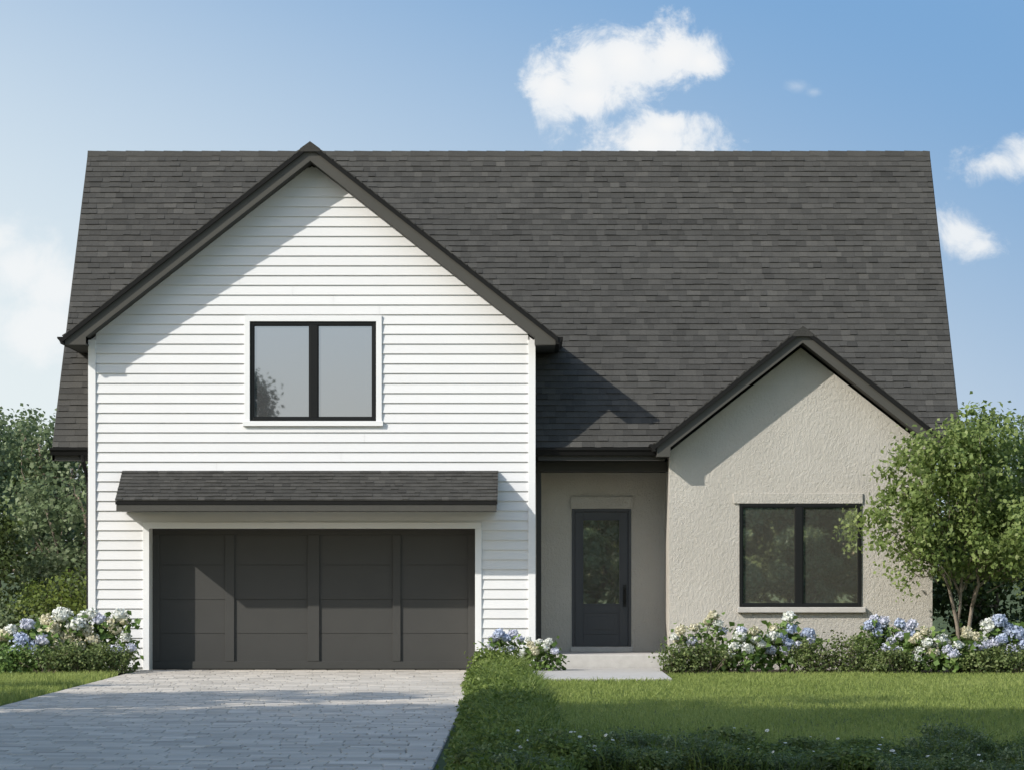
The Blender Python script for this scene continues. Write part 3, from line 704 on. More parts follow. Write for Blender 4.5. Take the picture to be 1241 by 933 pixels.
# --- the ornamental tree by the right end of the stucco wing (many thin stems)
def ornamental():
    rg = np.random.default_rng(77); Y0 = -0.95
    bx = X(1166, Y0); t = thing('ornamental_tree', 'small leafy tree with thin forked stems beside the stucco wing window', 'tree', (bx, Y0, 0))
    def e(px, py, rx, rz, dy=0.0, ry=None):
        s = (CAM_D + Y0) / FPX
        return (X(px, Y0) - bx, dy, Z(py, Y0), rx * s, (ry or rx) * s, rz * s)
    ells = [e(1190, 590, 95, 68, 0.2), e(1122, 575, 56, 54, -0.1), e(1098, 640, 56, 44, -0.2), e(1170, 655, 80, 45, 0.1, 90), e(1240, 600, 70, 80, 0.3), e(1250, 670, 70, 48, 0.1),
            e(1200, 532, 60, 34, 0.0), e(1160, 560, 60, 44, -0.5), e(1215, 640, 60, 50, -0.6), e(1290, 620, 50, 60, 0.2)]
    me, cc = crown_mesh('crown', ells, 400, 62, 0.22, 0.080, m_leaf_tree, rg, up=0.3, width=0.36, inner=0.35, droop=0.5)
    # hanging sprays at the edges
    sp = [(1050, 640), (1060, 655), (1075, 668), (1048, 628), (1078, 690), (1093, 705), (1085, 697), (1098, 715), (1083, 560), (1090, 545), (1102, 530), (1070, 600), (1082, 612),
          (1130, 530), (1155, 515), (1180, 505), (1205, 503), (1225, 512), (1145, 522), (1068, 575), (1095, 680), (1110, 690), (1232, 700), (1241, 715), (1245, 690), (1042, 648)]
    c2 = []; 
    for px, py in sp:
        c = np.array([X(px, Y0) - bx, rg.normal() * 0.25, Z(py, Y0)])
        c2.append(c + rg.normal(size=(30, 3)) * np.array([0.10, 0.10, 0.085]))
    c2 = np.concatenate(c2)
    me2v = leaf_quads(c2, 0.07, rg, 0.3, 0.36, None, 0.6)
    old = np.empty(len(me.vertices) * 3, np.float32); me.vertices.foreach_get('co', old)
    tn = np.empty(len(me.polygons), np.float32); me.attributes['tone'].data.foreach_get('value', tn)
    allv = np.concatenate([old.reshape(-1, 3), me2v]); tone = np.concatenate([tn, np.clip(rg.normal(0.5, 0.2, len(c2)), 0, 1)])
    me = quads_mesh('crown', allv, tone, m_leaf_tree); link('crown', me, t)
    mb = MB(); P = lambda px, py, dy=0.0: (X(px, Y0) - bx, dy, Z(py, Y0))
    s = []
    s.append((mb.tube([P(1164, 815), P(1163, 785), P(1160, 757), P(1155, 733), P(1149, 712, -.1), P(1140, 690, -.15), P(1128, 668, -.2), P(1112, 645, -.2)], [0.0378, 0.0343, 0.0289, 0.0247, 0.0206, 0.0165, 0.011, 0.0055], 8)))
    mb.tube([P(1170, 815, .1), P(1172, 785, .1), P(1176, 757, .1), P(1179, 735, .1), P(1183, 715, .1), P(1195, 690, .15), P(1210, 660, .2), P(1222, 620, .2)], [0.0398, 0.0357, 0.0302, 0.026, 0.022, 0.0165, 0.0117, 0.0055], 8)
    mb.tube([P(1160, 757), P(1164, 735, .05), P(1165, 712, .05), P(1168, 680, .0), P(1172, 640, 0), P(1178, 590, 0)], [.026, .023, .021, .017, .013, .007], 8)
    mb.tube([P(1179, 735, .1), P(1186, 708), P(1184, 690), P(1190, 660, -.2), P(1200, 600, -.2)], [.028, .022, .018, .013, .006], 7)
    mb.tube([P(1164, 720, .05), P(1156, 703), P(1148, 695), P(1125, 680, .1), P(1100, 668, .1), P(1080, 655)], [.02, .017, .014, .011, .008, .005], 7)
    mb.tube([P(1166, 716, .05), P(1174, 700, .1), P(1182, 685, .1), P(1200, 650, .3)], [.02, .016, .012, .006], 7)
    mb.tube([P(1183, 715, .1), P(1196, 702, .1), P(1212, 690, .0), P(1235, 670, 0), P(1262, 650, 0)], [.022, .018, .014, .010, .006], 7)
    mb.tube([P(1150, 714, -.1), P(1143, 700, -.2), P(1135, 690, -.3), P(1118, 690, -.3), P(1098, 705, -.3)], [.016, .012, .009, .007, .004], 6)
    mb.tube([P(1112, 645, -.2), P(1090, 640, -.1), P(1062, 645, 0), P(1048, 640, 0)], [.010, .008, .006, .003], 6)
    for k in rg.choice(len(cc), 60, replace=False):
        q = cc[k]; a = [q[0] * 0.45, q[1] * 0.4, 0.9 + (q[2] - 0.9) * 0.5]
        limb(mb, a, q, .009, .003, rg, 0.02, 4, 5)
    mb.build('trunk', m_bark, t, smooth=True)
ornamental()

# --- background trees, left of the house
G1 = 'trees behind the left end of the house'
def bgtree(label, x, y, h, rw, seed, mat=None, group=G1, low=0.25, size=0.095, dens=1.5):
    rg = np.random.default_rng(seed); ells = []
    for k in range(6):
        a = rg.uniform(0, 6.28); q = rg.uniform(0.1, 0.6) * rw
        z = h * rg.uniform(low + 0.12, 0.82); f = 1 - abs(z / h - 0.55) * 0.6
        ells.append((q * math.cos(a), q * math.sin(a), z, rw * 0.62 * f, rw * 0.62 * f, h * 0.17))
    ells.append((rg.normal() * 0.15 * rw, 0, h * 0.84, rw * 0.42, rw * 0.42, h * 0.14))
    n = int(260 * dens * (rw / 1.8) ** 1.3)
    return tree(label, (x, y, 0), ells, h * low + 0.3, 0.05 + h * 0.013, n, 34, 0.30 * (rw / 1.8) ** 0.5, size, mat or m_leaf_bg, seed, group, limbs=50)
bgtree('tall leafy tree at the left frame edge behind the hydrangeas', -10.3, 9.5, 4.75, 1.7, 31)
bgtree('slim pale green tree between the frame edge tree and the left roof eave', -9.0, 12.5, 4.6, 1.25, 32)
bgtree('rounded tree directly under the left roof eave behind the white wall', -7.9, 8.0, 3.3, 1.3, 33, m_leaf_bg)
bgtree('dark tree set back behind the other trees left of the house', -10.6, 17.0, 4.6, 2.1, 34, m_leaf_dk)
bgtree('low dark leaved tree at far left among its neighbours', -9.3, 6.3, 2.7, 1.2, 35, m_leaf_dk, low=0.05)
bgtree('broad leafy tree outside the left frame edge beyond the lawn', -12.5, 8.0, 5.4, 2.0, 36)

# --- background trees, right of the house
G2 = 'trees behind the right end of the house'
bgtree('tall tree at the right frame edge rising above the ornamental tree', 9.40, 9.0, 4.75, 1.15, 41, group=G2)
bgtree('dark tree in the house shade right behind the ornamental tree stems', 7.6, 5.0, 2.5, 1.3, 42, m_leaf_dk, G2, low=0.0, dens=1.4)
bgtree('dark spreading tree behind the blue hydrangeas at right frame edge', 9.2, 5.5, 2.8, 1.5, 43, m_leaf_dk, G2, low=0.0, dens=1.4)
bgtree('leafy tree beyond the right wing, half hidden by the ornamental crown', 8.2, 11.0, 3.6, 1.6, 44, group=G2, low=0.1)
bgtree('leafy tree outside the right frame edge beyond the lawn', 11.5, 7.0, 4.2, 1.8, 45, group=G2)

# --- trees that stand out of view on the street side and shade the lawn and drive
def shade_trees():
    h = 10.0
    proto = bgtree('broad street tree beside the driveway, casting shade across the lawn', -18.5, -20.5, h, 2.9, 61, m_leaf_bg, 'street trees left of the viewpoint', 0.22, 0.125, 3.6)
    thin = bgtree('thin crowned street tree, nearest to the house on the driveway side', -12.6, -12.6, 6.0, 1.9, 62, m_leaf_bg, 'street trees left of the viewpoint', 0.25, 0.20, 0.5)
    copy_tree(thin, (-12.3, -16.6, 0), 'taller thin crowned street tree beside the driveway', None, 2.1, 1.42)
    bgtree('tall airy street tree between the thin crowned tree and the dense street trees', -11.7, -23.4, 12.8, 3.5, 63, m_leaf_bg, 'street trees left of the viewpoint', 0.24, 0.20, 0.75)
    spots = [(-12.2, -29.3, 1.42, 4.0), (-12.5, -34.2, 1.46, 5.1), (-12.9, -39.2, 1.46, 0.4),
             (-13.2, -44.3, 1.5, 2.6), (-15.8, -32.2, 1.6, 3.7), (-15.4, -37.0, 1.6, 0.9), (-15.8, -42.0, 1.6, 2.2), (-13.6, -47.5, 1.5, 4.4)]
    for x, y, s, a in spots:
        copy_tree(proto, (x, y, 0), None, None, a, s)
shade_trees()
def facing_trees():
    proto = bgtree('unseen broadleaf tree or bush facing the house, for the window reflections', -14.0, -76.0, 6.3, 3.0, 71, m_leaf_far, 'trees across the street', 0.02, 0.24, 0.85)
    for k, (x, y, s) in enumerate([(-6.0, -78, 0.92), (-1.5, -75, 0.95), (2.4, -77, 1.0), (6.5, -76, 0.98), (10.0, -77.5, 1.03), (13.6, -75, 1.0), (17.5, -77, 1.05), (-18, -77, 1.0), (22, -76, 1.1)]):
        copy_tree(proto, (x, y, 0), None, None, k * 1.3, s)
    for k, x in enumerate((-16, -11, -8, -4, 0.5, 4.5, 8.2, 11.8, 15.5, 20)):  # unseen back row, added to fill gaps in the window reflections
        copy_tree(proto, (x, -83 - (k % 3), 0), None, None, k * 2.1, 0.95)
    bgtree('tallest of the trees across the street, reflected in the upper window', -10.2, -76.5, 9.1, 2.7, 72, m_leaf_far, 'trees across the street', 0.05, 0.15, 3.6)
    for k in range(13):  # unseen bush-sized copies, added to block the lawn in the lower window reflection
        copy_tree(proto, (-16 + k * 2.9, -71.5 - (k % 2), 0), None, None, k * 1.7, 0.5)
facing_trees()

# --- hydrangeas
def head_mesh(mat, seed):
    rg = np.random.default_rng(seed); n = 150
    d = unit(rg.normal(size=(n, 3))); d[:, 2] = np.where(d[:, 2] < -0.45, -d[:, 2], d[:, 2])
    c = d * (0.44 + rg.normal(size=(n, 1)) * 0.07) * np.array([1, 1, 0.82])
    V = leaf_quads(c, 0.21, rg, 0.0, 0.48, d * 1.3)
    tone = np.clip(rg.normal(0.55, 0.22, n), 0, 1)
    # a rounder core keeps the head full
    core = []
    for k in range(8):
        for j in range(4):
            for (a, b) in ((k, j),):
                p = lambda kk, jj: (0.40 * math.sin(math.pi * jj / 4) * math.cos(kk * math.pi / 4), 0.40 * math.sin(math.pi * jj / 4) * math.sin(kk * math.pi / 4), 0.33 * math.cos(math.pi * jj / 4))
                core += [p(k, j), p(k, j + 1), p(k + 1, j + 1), p(k + 1, j)]
    V = np.concatenate([V, np.array(core)]); tone = np.concatenate([tone, np.full(32, 0.25)])
    return quads_mesh('flower_head', V, tone, mat)
HEADS = {c: [head_mesh(m, s * 10 + i) for i in range(3)] for s, (c, m) in enumerate((('b', m_hblue), ('l', m_hlav), ('w', m_hwhite), ('c', m_hcream)), 1)}

def hydrangea(label, px, Y, w, h, heads, seed, group, n=260, leaf=0.115):
    rg = np.random.default_rng(seed); x0 = X(px, Y)
    t = thing('hydrangea', label, 'hydrangea', (x0, Y, 0), group)
    d = unit(rg.normal(size=(n, 3))); d[:, 2] = np.abs(d[:, 2]); r = rg.uniform(0.5, 1.0, n) ** 0.7
    c = d * r[:, None] * np.array([w, w * 0.8, h * 0.92]) + np.array([0, 0, 0.04])
    hp = []
    for (hx, hy, cl, s) in heads:
        dy = -w * 0.75 * math.sqrt(max(0.05, 1 - min(1, abs(X(hx, Y) - x0) / (w * 1.15)) ** 2)) * (0.35 + 0.65 * (1 - min(1, Z(hy, Y) / max(h, 0.1) / 1.15)))
        dy += rg.normal() * 0.04
        hp.append((X(hx, Y + dy) - x0, dy, Z(hy, Y + dy), cl, s))
    # leaves gather under each head too
    ex = np.array([[q[0], q[1] + 0.04, q[2] - 0.10] for q in hp])
    if len(ex): 
        ex = np.repeat(ex, 16, axis=0) + rg.normal(size=(len(ex) * 16, 3)) * np.array([0.11, 0.09, 0.085])
        c = np.concatenate([c, ex]); d = np.concatenate([d, unit(rg.normal(size=(len(ex), 3)))])
    c[:, 2] = np.maximum(c[:, 2], 0.03)
    V = leaf_quads(c, leaf, rg, 0.5, 0.40, d * 0.8, 0.2)
    tone = np.clip(rg.normal(0.48, 0.2, len(c)), 0, 1)
    link('leaves', quads_mesh('leaves', V, tone, m_leaf_hyd), t)
    mb = MB()
    for k in range(9): 
        a = rg.uniform(0, 6.28); limb(mb, (0.08 * math.cos(a), 0.06 * math.sin(a), 0), (w * 0.6 * math.cos(a), w * 0.5 * math.sin(a), h * 0.7), 0.008, 0.005, rg, 0, 3, 5)
    for q in hp: limb(mb, (q[0] * 0.3, q[1] * 0.3, 0.05), (q[0], q[1], q[2] - 0.04), 0.007, 0.005, rg, 0, 4, 5)
    mb.build('stems', m_stem, t)
    for k, q in enumerate(hp):
        o = bpy.data.objects.new('flower_head', HEADS[q[3]][int(rg.integers(0, 3))]); col.objects.link(o); o.parent = t
        o.location = q[:3]; k_ = q[4] * (1.05 if group == GL else 0.88); o.scale = (k_, k_, k_); o.rotation_euler = (rg.normal() * 0.25, rg.normal() * 0.25, rg.uniform(0, 6.28))
    return t

GL, GM_, GR = 'hydrangeas left of the driveway', 'hydrangeas between garage and porch', 'hydrangeas along the stucco wing'
hydrangea('blue hydrangea at the left frame edge left of the driveway', 38, -1.75, 0.52, 0.78, [(8, 770, 'c', .24), (33, 757, 'l', .21), (25, 776, 'b', .25), (40, 785, 'b', .27), (20, 789, 'b', .22), (14, 764, 'w', .2), (52, 776, 'l', .22), (-15, 775, 'b', .25), (-30, 782, 'c', .22)], 1, GL)
hydrangea('cream hydrangea with big pale heads behind the blue one left of the driveway', 82, -1.0, 0.50, 0.98, [(75, 746, 'w', .27), (58, 752, 'c', .22), (92, 757, 'w', .25), (104, 765, 'c', .22), (64, 769, 'c', .28), (50, 772, 'c', .24), (84, 771, 'c', .24), (112, 776, 'c', .22), (72, 782, 'c', .26), (94, 781, 'c', .22), (66, 760, 'c', .22)], 2, GL)
hydrangea('white and lavender hydrangea against the white corner board left of the garage', 134, -0.9, 0.42, 0.92, [(103, 748, 'w', .22), (120, 751, 'l', .22), (112, 745, 'w', .2), (145, 746, 'w', .23), (134, 757, 'c', .22), (140, 764, 'c', .18), (101, 762, 'l', .22), (152, 772, 'w', .17), (139, 789, 'l', .22), (158, 786, 'l', .18), (150, 752, 'c', .18)], 3, GL)
hydrangea('blue hydrangea at the garage door corner, right of the driveway', 608, -0.75, 0.36, 0.58, [(605, 768, 'b', .20), (613, 773, 'b', .18), (622, 768, 'l', .19), (598, 774, 'l', .16), (595, 784, 'l', .15), (607, 789, 'l', .17), (618, 787, 'l', .17), (630, 775, 'l', .17)], 4, GM_, 220, 0.09)
hydrangea('low white and cream hydrangea beside the concrete landing', 657, -1.15, 0.36, 0.46, [(649, 789, 'c', .22), (635, 790, 'w', .15), (633, 799, 'w', .13), (653, 778, 'w', .13), (665, 778, 'w', .16), (660, 785, 'w', .16), (672, 789, 'l', .15), (643, 781, 'c', .14), (640, 775, 'w', .12)], 5, GM_, 220, 0.09)
hydrangea('tall cream hydrangea at the porch corner of the stucco wing', 850, -0.75, 0.44, 0.80, [(826, 764, 'c', .21), (842, 761, 'c', .18), (824, 776, 'c', .20), (839, 778, 'l', .19), (864, 746, 'c', .19), (870, 756, 'w', .17), (858, 753, 'c', .18), (875, 765, 'l', .18), (818, 772, 'w', .16)], 6, GR, 260, 0.08)
hydrangea('white hydrangea with lime leaves below the left edge of the stucco wing window', 902, -1.25, 0.38, 0.64, [(897, 772, 'w', .23), (890, 784, 'w', .20), (884, 794, 'w', .18), (905, 786, 'w', .23), (914, 765, 'c', .20), (916, 775, 'w', .20), (923, 781, 'w', .17), (899, 764, 'l', .18)], 7, GR)
hydrangea('blue hydrangea with one white top bloom below the stucco wing window', 952, -1.0, 0.44, 0.80, [(957, 748, 'w', .24), (958, 763, 'b', .24), (947, 771, 'b', .20), (937, 772, 'w', .22), (935, 788, 'l', .23), (952, 788, 'l', .22), (956, 780, 'b', .2), (966, 783, 'l', .19), (979, 768, 'b', .24), (982, 775, 'l', .2), (938, 762, 'c', .18)], 8, GR)
hydrangea('blue hydrangea under the right end of the stucco wing window sill', 1062, -0.75, 0.40, 0.78, [(1054, 758, 'b', .22), (1063, 767, 'b', .24), (1071, 753, 'l', .20), (1066, 758, 'b', .2), (1078, 788, 'l', .21), (1060, 750, 'l', .18)], 9, GR)
hydrangea('lavender blue hydrangea between the window sill and the right wall corner', 1092, -0.85, 0.40, 0.74, [(1090, 756, 'b', .22), (1100, 762, 'l', .24), (1092, 771, 'l', .22), (1082, 776, 'l', .20), (1105, 756, 'l', .2), (1088, 789, 'l', .23), (1074, 786, 'l', .20), (1106, 770, 'b', .18)], 10, GR)
hydrangea('white hydrangea with bright leaves at the right corner of the stucco wall', 1126, -1.25, 0.42, 0.66, [(1113, 772, 'c', .19), (1122, 765, 'c', .18), (1124, 780, 'w', .22), (1140, 776, 'w', .24), (1147, 779, 'w', .20), (1114, 789, 'w', .19), (1111, 798, 'w', .16), (1131, 792, 'c', .25), (1108, 776, 'c', .18)], 11, GR)
hydrangea('small lavender hydrangea at the foot of the ornamental tree stems', 1158, -1.45, 0.30, 0.5, [(1155, 793, 'l', .22), (1148, 787, 'l', .18), (1161, 782, 'w', .18), (1172, 770, 'c', .2)], 12, GR, 150)
hydrangea('cream and lavender hydrangea right of the ornamental tree stems', 1186, -0.9, 0.40, 0.68, [(1171, 764, 'c', .18), (1183, 772, 'c', .20), (1182, 784, 'l', .22), (1195, 782, 'l', .22), (1198, 758, 'w', .30), (1192, 775, 'w', .2)], 13, GR)
hydrangea('deep blue hydrangea at the right frame edge', 1226, -0.9, 0.46, 0.80, [(1211, 753, 'b', .28), (1215, 775, 'b', .24), (1234, 768, 'b', .32), (1226, 788, 'l', .27), (1205, 780, 'l', .22), (1243, 782, 'b', .26), (1222, 762, 'b', .22)], 14, GR)

# --- low small-leaved shrubs
def shrub(label, px, Y, w, h, seed, mat=None, group=None, leaf=0.045, n=60, per=34, d=0.8, name='low_shrub', cat='shrub', x=None):
    rg = np.random.default_rng(seed); t = thing(name, label, cat, (X(px, Y) if x is None else x, Y, 0), group)
    ells = [(0, 0, h * 0.38, w, w * d, h * 0.56), (-w * 0.3, -0.05, h * 0.5, w * 0.55, w * 0.5, h * 0.45), (w * 0.35, 0.05, h * 0.45, w * 0.5, w * 0.5, h * 0.48)]
    me, cc = crown_mesh('leaves', ells, n, per, 0.13 * (w / 0.45) ** 0.5, leaf, mat or m_leaf_shrub, rg, up=0.5, inner=0.25, zmin=0.015)
    link('leaves', me, t)
    mb = MB()
    for k in rg.choice(len(cc), min(26, len(cc)), replace=False):
        q = cc[k]
        if q[2] > 0.08: limb(mb, (q[0] * 0.15, q[1] * 0.15, 0), q, 0.008, 0.003, rg, 0, 4, 5)
    mb.build('stems', m_bark, t)
    return t
SL, SR = 'low shrubs in front of the left bed', 'low shrubs in front of the stucco wing bed'
shrub('low shrub at the left frame edge in front of the blue hydrangea', 12, -2.5, 0.46, 0.40, 51, m_leaf_hyd, SL, 0.05)
shrub('low dark shrub between the frame edge shrub and the cream hydrangea', 58, -2.45, 0.46, 0.42, 52, m_leaf_shrub, SL)
shrub('low feathery shrub in front of the cream hydrangea', 98, -2.2, 0.44, 0.46, 53, m_leaf_shrub, SL)
shrub('low feathery shrub at the driveway edge left of the garage', 138, -1.75, 0.40, 0.44, 54, m_leaf_shrub, SL)
shrub('yellow green bush behind the left hydrangeas beside the white wall', 72, 2.2, 0.85, 1.50, 55, m_leaf_yel, None, 0.07, 130, 36, name='bush', cat='bush')
shrub('green bush at the left frame edge behind the hydrangeas', 8, 2.0, 0.75, 1.05, 56, m_leaf_bg, None, 0.07, 110, 36, name='bush', cat='bush')
shrub('reddish tipped bush between cream hydrangea and yellow green bush', 108, 0.35, 0.45, 0.95, 57, m_leaf_shrub, None, 0.055, 70, 34, name='bush', cat='bush')
shrub('low rounded shrub at the porch corner in front of the cream hydrangea', 822, -1.45, 0.36, 0.42, 61, m_leaf_shrub, SR)
shrub('low rounded shrub between porch corner and the white hydrangea', 862, -1.45, 0.36, 0.46, 62, m_leaf_shrub, SR)
shrub('dense low shrub centred beneath the stucco wing window', 988, -1.35, 0.42, 0.56, 63, m_leaf_shrub, SR)
shrub('dense low shrub below the right pane of the stucco wing window', 1034, -1.35, 0.44, 0.60, 64, m_leaf_shrub, SR)
shrub('low shrub in front of the lavender blue hydrangea', 1080, -1.65, 0.36, 0.36, 65, m_leaf_shrub, SR)
shrub('low shrub in front of the ornamental tree right of its stems', 1186, -1.55, 0.36, 0.40, 66, m_leaf_shrub, SR)
shrub('low shrub at the right frame edge in front of the deep blue hydrangea', 1226, -1.5, 0.40, 0.42, 67, m_leaf_shrub, SR)
shrub('leafy shrub hiding the foot of the blue hydrangea at the garage corner', 600, -1.3, 0.36, 0.34, 68, m_cover, None, 0.06)

# ------------------------------------------------------------------ ground cover strip beside the drive
def blades(c, h, w, lean, rg, mat, name, tone, segs=2):
    """bent blades: two quads each"""
    n = len(c); az = rg.uniform(0, 6.283, n); d = np.stack([np.cos(az), np.sin(az), np.zeros(n)], 1)
    fa = rg.uniform(0, 6.283, n); s = np.stack([np.cos(fa), np.sin(fa), np.zeros(n)], 1) * (w * 0.5)[:, None]
    le = (lean * h)[:, None]; up = np.array([0, 0, 1.0])
    p0 = c; p1 = c + d * le * 0.35 + up * (h * 0.6)[:, None]; p2 = c + d * le + up * (h * (1 - 0.25 * np.minimum(lean, 1.5)))[:, None]
    V = np.empty((n, 8, 3))
    V[:, 0] = p0 - s; V[:, 1] = p0 + s; V[:, 2] = p1 + s * 0.85; V[:, 3] = p1 - s * 0.85
    V[:, 4] = p1 - s * 0.85; V[:, 5] = p1 + s * 0.85; V[:, 6] = p2 + s * 0.1; V[:, 7] = p2 - s * 0.1
    return quads_mesh(name, V.reshape(-1, 3), np.repeat(tone, 2), mat)

def strip():
    rg = np.random.default_rng(5)
    n_cl = 900; y = rg.uniform(-27.5, -1.2, n_cl)
    lf = lambda q: np.interp(-q, [0, 6, 14, 26], [-0.86, -0.82, -0.70, -0.60])
    rt_ = lambda q: np.interp(-q, [1, 4, 9, 15, 28], [-0.12, 0.02, 0.14, 0.22, 0.36])
    x = lf(y) + (rt_(y) - lf(y)) * rg.uniform(0.06, 0.94, n_cl)
    h = rg.uniform(0.08, 0.30, n_cl) * (0.45 + 0.55 * np.sin(np.pi * np.clip((x - lf(y)) / (rt_(y) - lf(y)), 0, 1)))
    h *= np.interp(-y, [1, 6, 12, 28], [1.25, 1.0, 0.85, 0.7])
    per = 58; idx = np.repeat(np.arange(n_cl), per)
    a = rg.uniform(0, 6.283, len(idx)); r = np.sqrt(rg.uniform(0, 1, len(idx))) * 0.15
    zz = h[idx] * rg.uniform(0.1, 1.1, len(idx)) * (1 - (r / 0.19) ** 2 * 0.6)
    c = np.stack([np.maximum(x[idx] + r * np.cos(a), lf(y[idx]) + 0.04 * rg.normal(size=len(idx))), y[idx] + r * np.sin(a), np.maximum(zz, 0.01)], 1)
    tone = np.clip(0.45 + rg.normal(size=n_cl)[idx] * 0.10 + rg.normal(size=len(idx)) * 0.18, 0, 1)
    V = leaf_quads(c, 0.055, rg, 0.25, 0.26, np.stack([np.cos(a), np.sin(a), np.ones(len(a)) * 0.6], 1) * 0.5)
    nb = 24000; yb = rg.uniform(-27.5, -1.2, nb); rb = rt_(yb)
    xb = lf(yb) + 0.04 + (rb - lf(yb) - 0.04) * rg.uniform(0, 1, nb)
    wob = 0.75 + 0.45 * np.sin(xb * 7 + np.sin(yb * 2.3) * 2) * np.sin(yb * 1.7 + xb * 3)
    hb = rg.uniform(0.12, 0.34, nb) * wob * np.interp(-yb, [1, 6, 12, 28], [1.25, 1.0, 0.85, 0.75]) * np.clip((xb - lf(yb)) / 0.3, 0.35, 1)
    mb_ = blades(np.stack([xb, yb, np.zeros(nb)], 1), hb, rg.uniform(0.010, 0.020, nb), rg.uniform(0.2, 1.2, nb), rg, m_cover, 'tmp', np.zeros(nb))
    bv = np.empty(len(mb_.vertices) * 3, np.float32); mb_.vertices.foreach_get('co', bv); bpy.data.meshes.remove(mb_)
    V = np.concatenate([V, bv.reshape(-1, 3)]); tone = np.concatenate([tone, np.repeat(np.clip(rg.normal(0.5, 0.2, nb), 0, 1), 2)])
    o = link('ground_cover', quads_mesh('ground_cover', V, tone, m_cover))
    tag(o, 'leafy green ground cover strip between the driveway and the lawn', 'ground cover', kind='stuff')
strip()

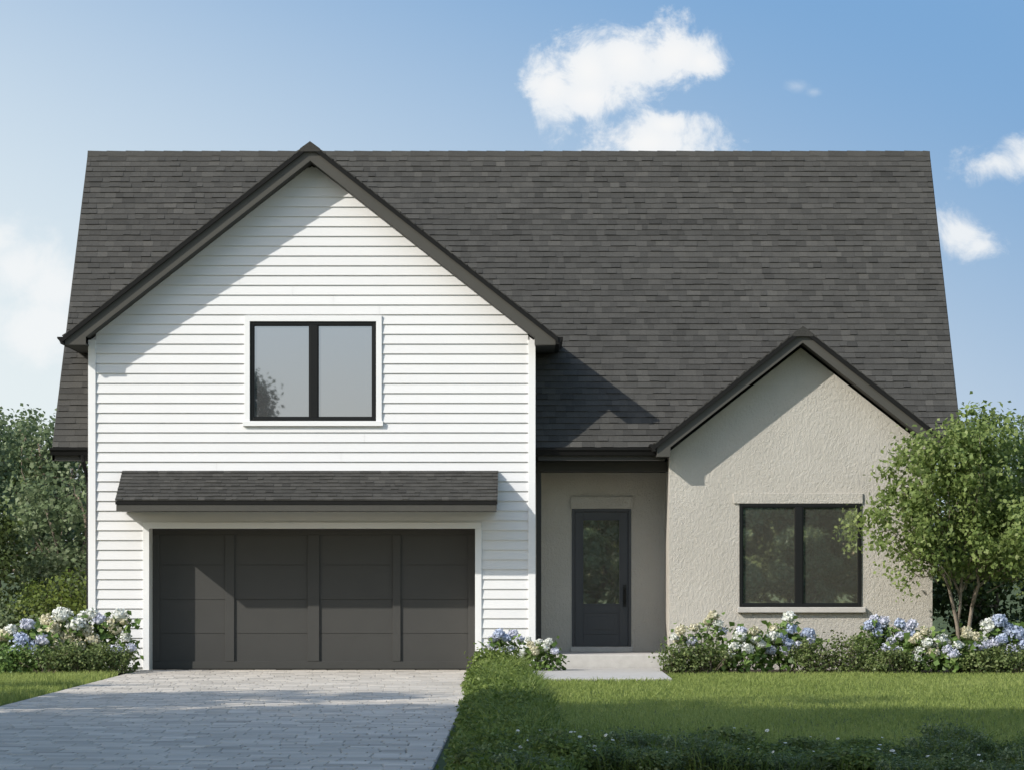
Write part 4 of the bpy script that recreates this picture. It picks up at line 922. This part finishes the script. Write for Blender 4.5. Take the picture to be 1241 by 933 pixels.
# --- leafy clumps with small white flowers in the shaded foreground
def make_daisy(mat):
    V = []
    for k in range(9):
        a = k * 6.283 / 9; c, s = math.cos(a), math.sin(a); p = (-s, c)
        V += [(0.1*c, 0.1*s, 0.05), (0.32*c + 0.13*p[0], 0.32*s + 0.13*p[1], 0.10), (0.5*c, 0.5*s, 0.0), (0.32*c - 0.13*p[0], 0.32*s - 0.13*p[1], 0.10)]
    for k in range(4):
        a = k * math.pi / 2; b = a + math.pi / 2
        V += [(0, 0, 0.16), (0.14*math.cos(a), 0.14*math.sin(a), 0.08), (0.17*math.cos((a+b)/2), 0.17*math.sin((a+b)/2), 0.08), (0.14*math.cos(b), 0.14*math.sin(b), 0.08)]
    return quads_mesh('flower', np.array(V), np.array([0.7] * 9 + [0.1] * 4), mat)
DAISY = make_daisy(m_hwhite)
def fore_plants():
    protos = []
    for k in range(4):
        rg = np.random.default_rng(900 + k); n = 520
        t = thing('flowering_plant', None, 'plant', (0, 0, 0), 'leafy plants along the near edge of the lawn')
        ells = [(0, 0, 0.10, 0.27, 0.24, 0.13), (-0.10, 0.02, 0.17, 0.15, 0.15, 0.10), (0.12, -0.03, 0.15, 0.14, 0.14, 0.10)]
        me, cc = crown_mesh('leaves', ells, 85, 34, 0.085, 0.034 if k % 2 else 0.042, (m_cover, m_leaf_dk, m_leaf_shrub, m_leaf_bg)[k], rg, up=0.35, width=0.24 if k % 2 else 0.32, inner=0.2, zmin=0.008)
        link('leaves', me, t)
        aa = rg.uniform(0, 6.283, 240); rr = np.sqrt(rg.uniform(0, 1, 240)) * 0.24
        link('shoots', blades(np.stack([rr * np.cos(aa), rr * np.sin(aa), np.zeros(240)], 1), rg.uniform(0.16, 0.36, 240), rg.uniform(0.006, 0.012, 240), rg.uniform(0.1, 0.9, 240), rg, m_cover, 'shoots', np.clip(rg.normal(0.4, 0.2, 240), 0, 1)), t)
        fl = []
        for j in range((1, 0, 2, 0)[k]):
            q = (rg.normal() * 0.13, rg.normal() * 0.1, rg.uniform(0.24, 0.34))
            mb = MB(); limb(mb, (q[0] * 0.4, q[1] * 0.4, 0), q, 0.003, 0.002, rg, 0, 3, 4); st = mb.build('flower_stalk', m_stem, t)
            o = bpy.data.objects.new('flower', DAISY); col.objects.link(o); o.parent = st; o.location = q
            s = rg.uniform(0.025, 0.045); o.scale = (s, s, s); o.rotation_euler = (0.7 + rg.normal() * 0.3, rg.normal() * 0.3, rg.uniform(0, 6.28) * 0 + rg.normal() * 0.5)
        protos.append(t)
    r = random.Random(12); used = [False] * 4; k = 0
    bgtree('tall airy street tree between the thin crowned tree and the dense street trees', -11.7, -23.4, 12.8, 3.5, 63, m_leaf_bg, 'street trees left of the viewpoint', 0.24, 0.20, 0.75)
    spots = []
    for row, (y, x0, x1, dx) in enumerate(((-26.7, -0.25, 5.2, 0.30), (-25.7, -0.1, 5.2, 0.36), (-24.8, 0.2, 5.3, 0.40), (-23.9, 0.9, 5.4, 0.62))):
        x = x0
        while x < x1:
            spots.append((x + r.uniform(-0.1, 0.1), y + r.uniform(-0.5, 0.5))); x += dx * r.uniform(0.8, 1.25)
    spots += [(-0.2, -23.4), (0.05, -22.6), (-0.3, -26.3), (-0.05, -25.6), (0.2, -26.3), (-0.25, -24.9), (0.15, -25.2)]
    desc = ['low leafy plant with one white flower', 'fine leaved dark plant without flowers', 'paler leafy plant with two white flowers', 'spreading grey green plant without flowers']
    for (x, y) in spots:
        i = r.randrange(4); s = r.uniform(0.75, 1.15)
        lab = desc[i] + ' by the near lawn edge'
        if not used[i]:
            t = protos[i]; used[i] = True; t.location = (x, y, 0); t.scale = (s, s, s * 0.7); t['label'] = lab
        else: t = copy_tree(protos[i], (x, y, 0), lab, None, r.uniform(-0.6, 0.6), s); t.scale = (s, s, s * r.choice((0.4, 0.5, 0.62, 0.8)))
        t['group'] = ['one flowered', 'fine leaved', 'two flowered', 'spreading'][i] + ' plants along the near edge of the lawn'
fore_plants()

# ------------------------------------------------------------------ grass
def grass():
    rg = np.random.default_rng(8)
    N_ = 520000
    y = rg.uniform(-31.0, -0.4, N_); hw = (CAM_D + y) * 0.155 + 2.2
    x = rg.uniform(-11.0, 11.0, N_)
    keep = (np.abs(x) < hw)
    keep &= ~((x > DX0 - 0.02) & (x < DX1 + 0.02))
    edge = np.interp(-y, [1, 4, 9, 15, 28], [-0.15, 0.0, 0.15, 0.22, 0.35])
    keep &= ~((x > DX1) & (x < edge))
    keep &= ~((x > -0.85) & (x < 1.97) & (y > -4.93))
    keep &= ~((x > 1.9) & (y > -1.82 + 0.06 * np.sin(x * 3)))
    keep &= ~((x < DX0) & (y > -2.6 + 0.1 * np.sin(x * 4) + (x - DX0) * 0.12))
    x, y = x[keep], y[keep]; n = len(x)
    pat = np.sin(x * 1.3 + 0.7 * np.sin(y * 0.9)) * np.sin(y * 0.7 + np.sin(x * 0.6)) 
    h = rg.uniform(0.035, 0.075, n) * (1 + 0.18 * pat)
    # longer at edges
    h *= np.where((x < DX0), 1.5, 1.0); h *= np.where((np.abs(y + 4.95) < 0.1) & (x < 2), 1.3, 1.0)
    w = rg.uniform(0.005, 0.009, n)
    pat2 = np.sin(x * 0.45 + 1.3) * np.sin(y * 0.33 + 0.8 * np.sin(x * 0.5)) + 0.5 * np.sin(x * 3.1 + y * 0.8) * np.sin(y * 1.9)
    tone = np.clip(0.46 + 0.10 * pat + 0.09 * pat2 + rg.normal(size=n) * 0.18, 0, 1)
    me = blades(np.stack([x, y, np.full(n, -0.012)], 1), h, w, rg.uniform(0.1, 1.1, n), rg, m_grass, 'grass', tone)
    tag(link('grass', me), 'short mown green grass of the front lawn', 'grass', kind='stuff')
grass()
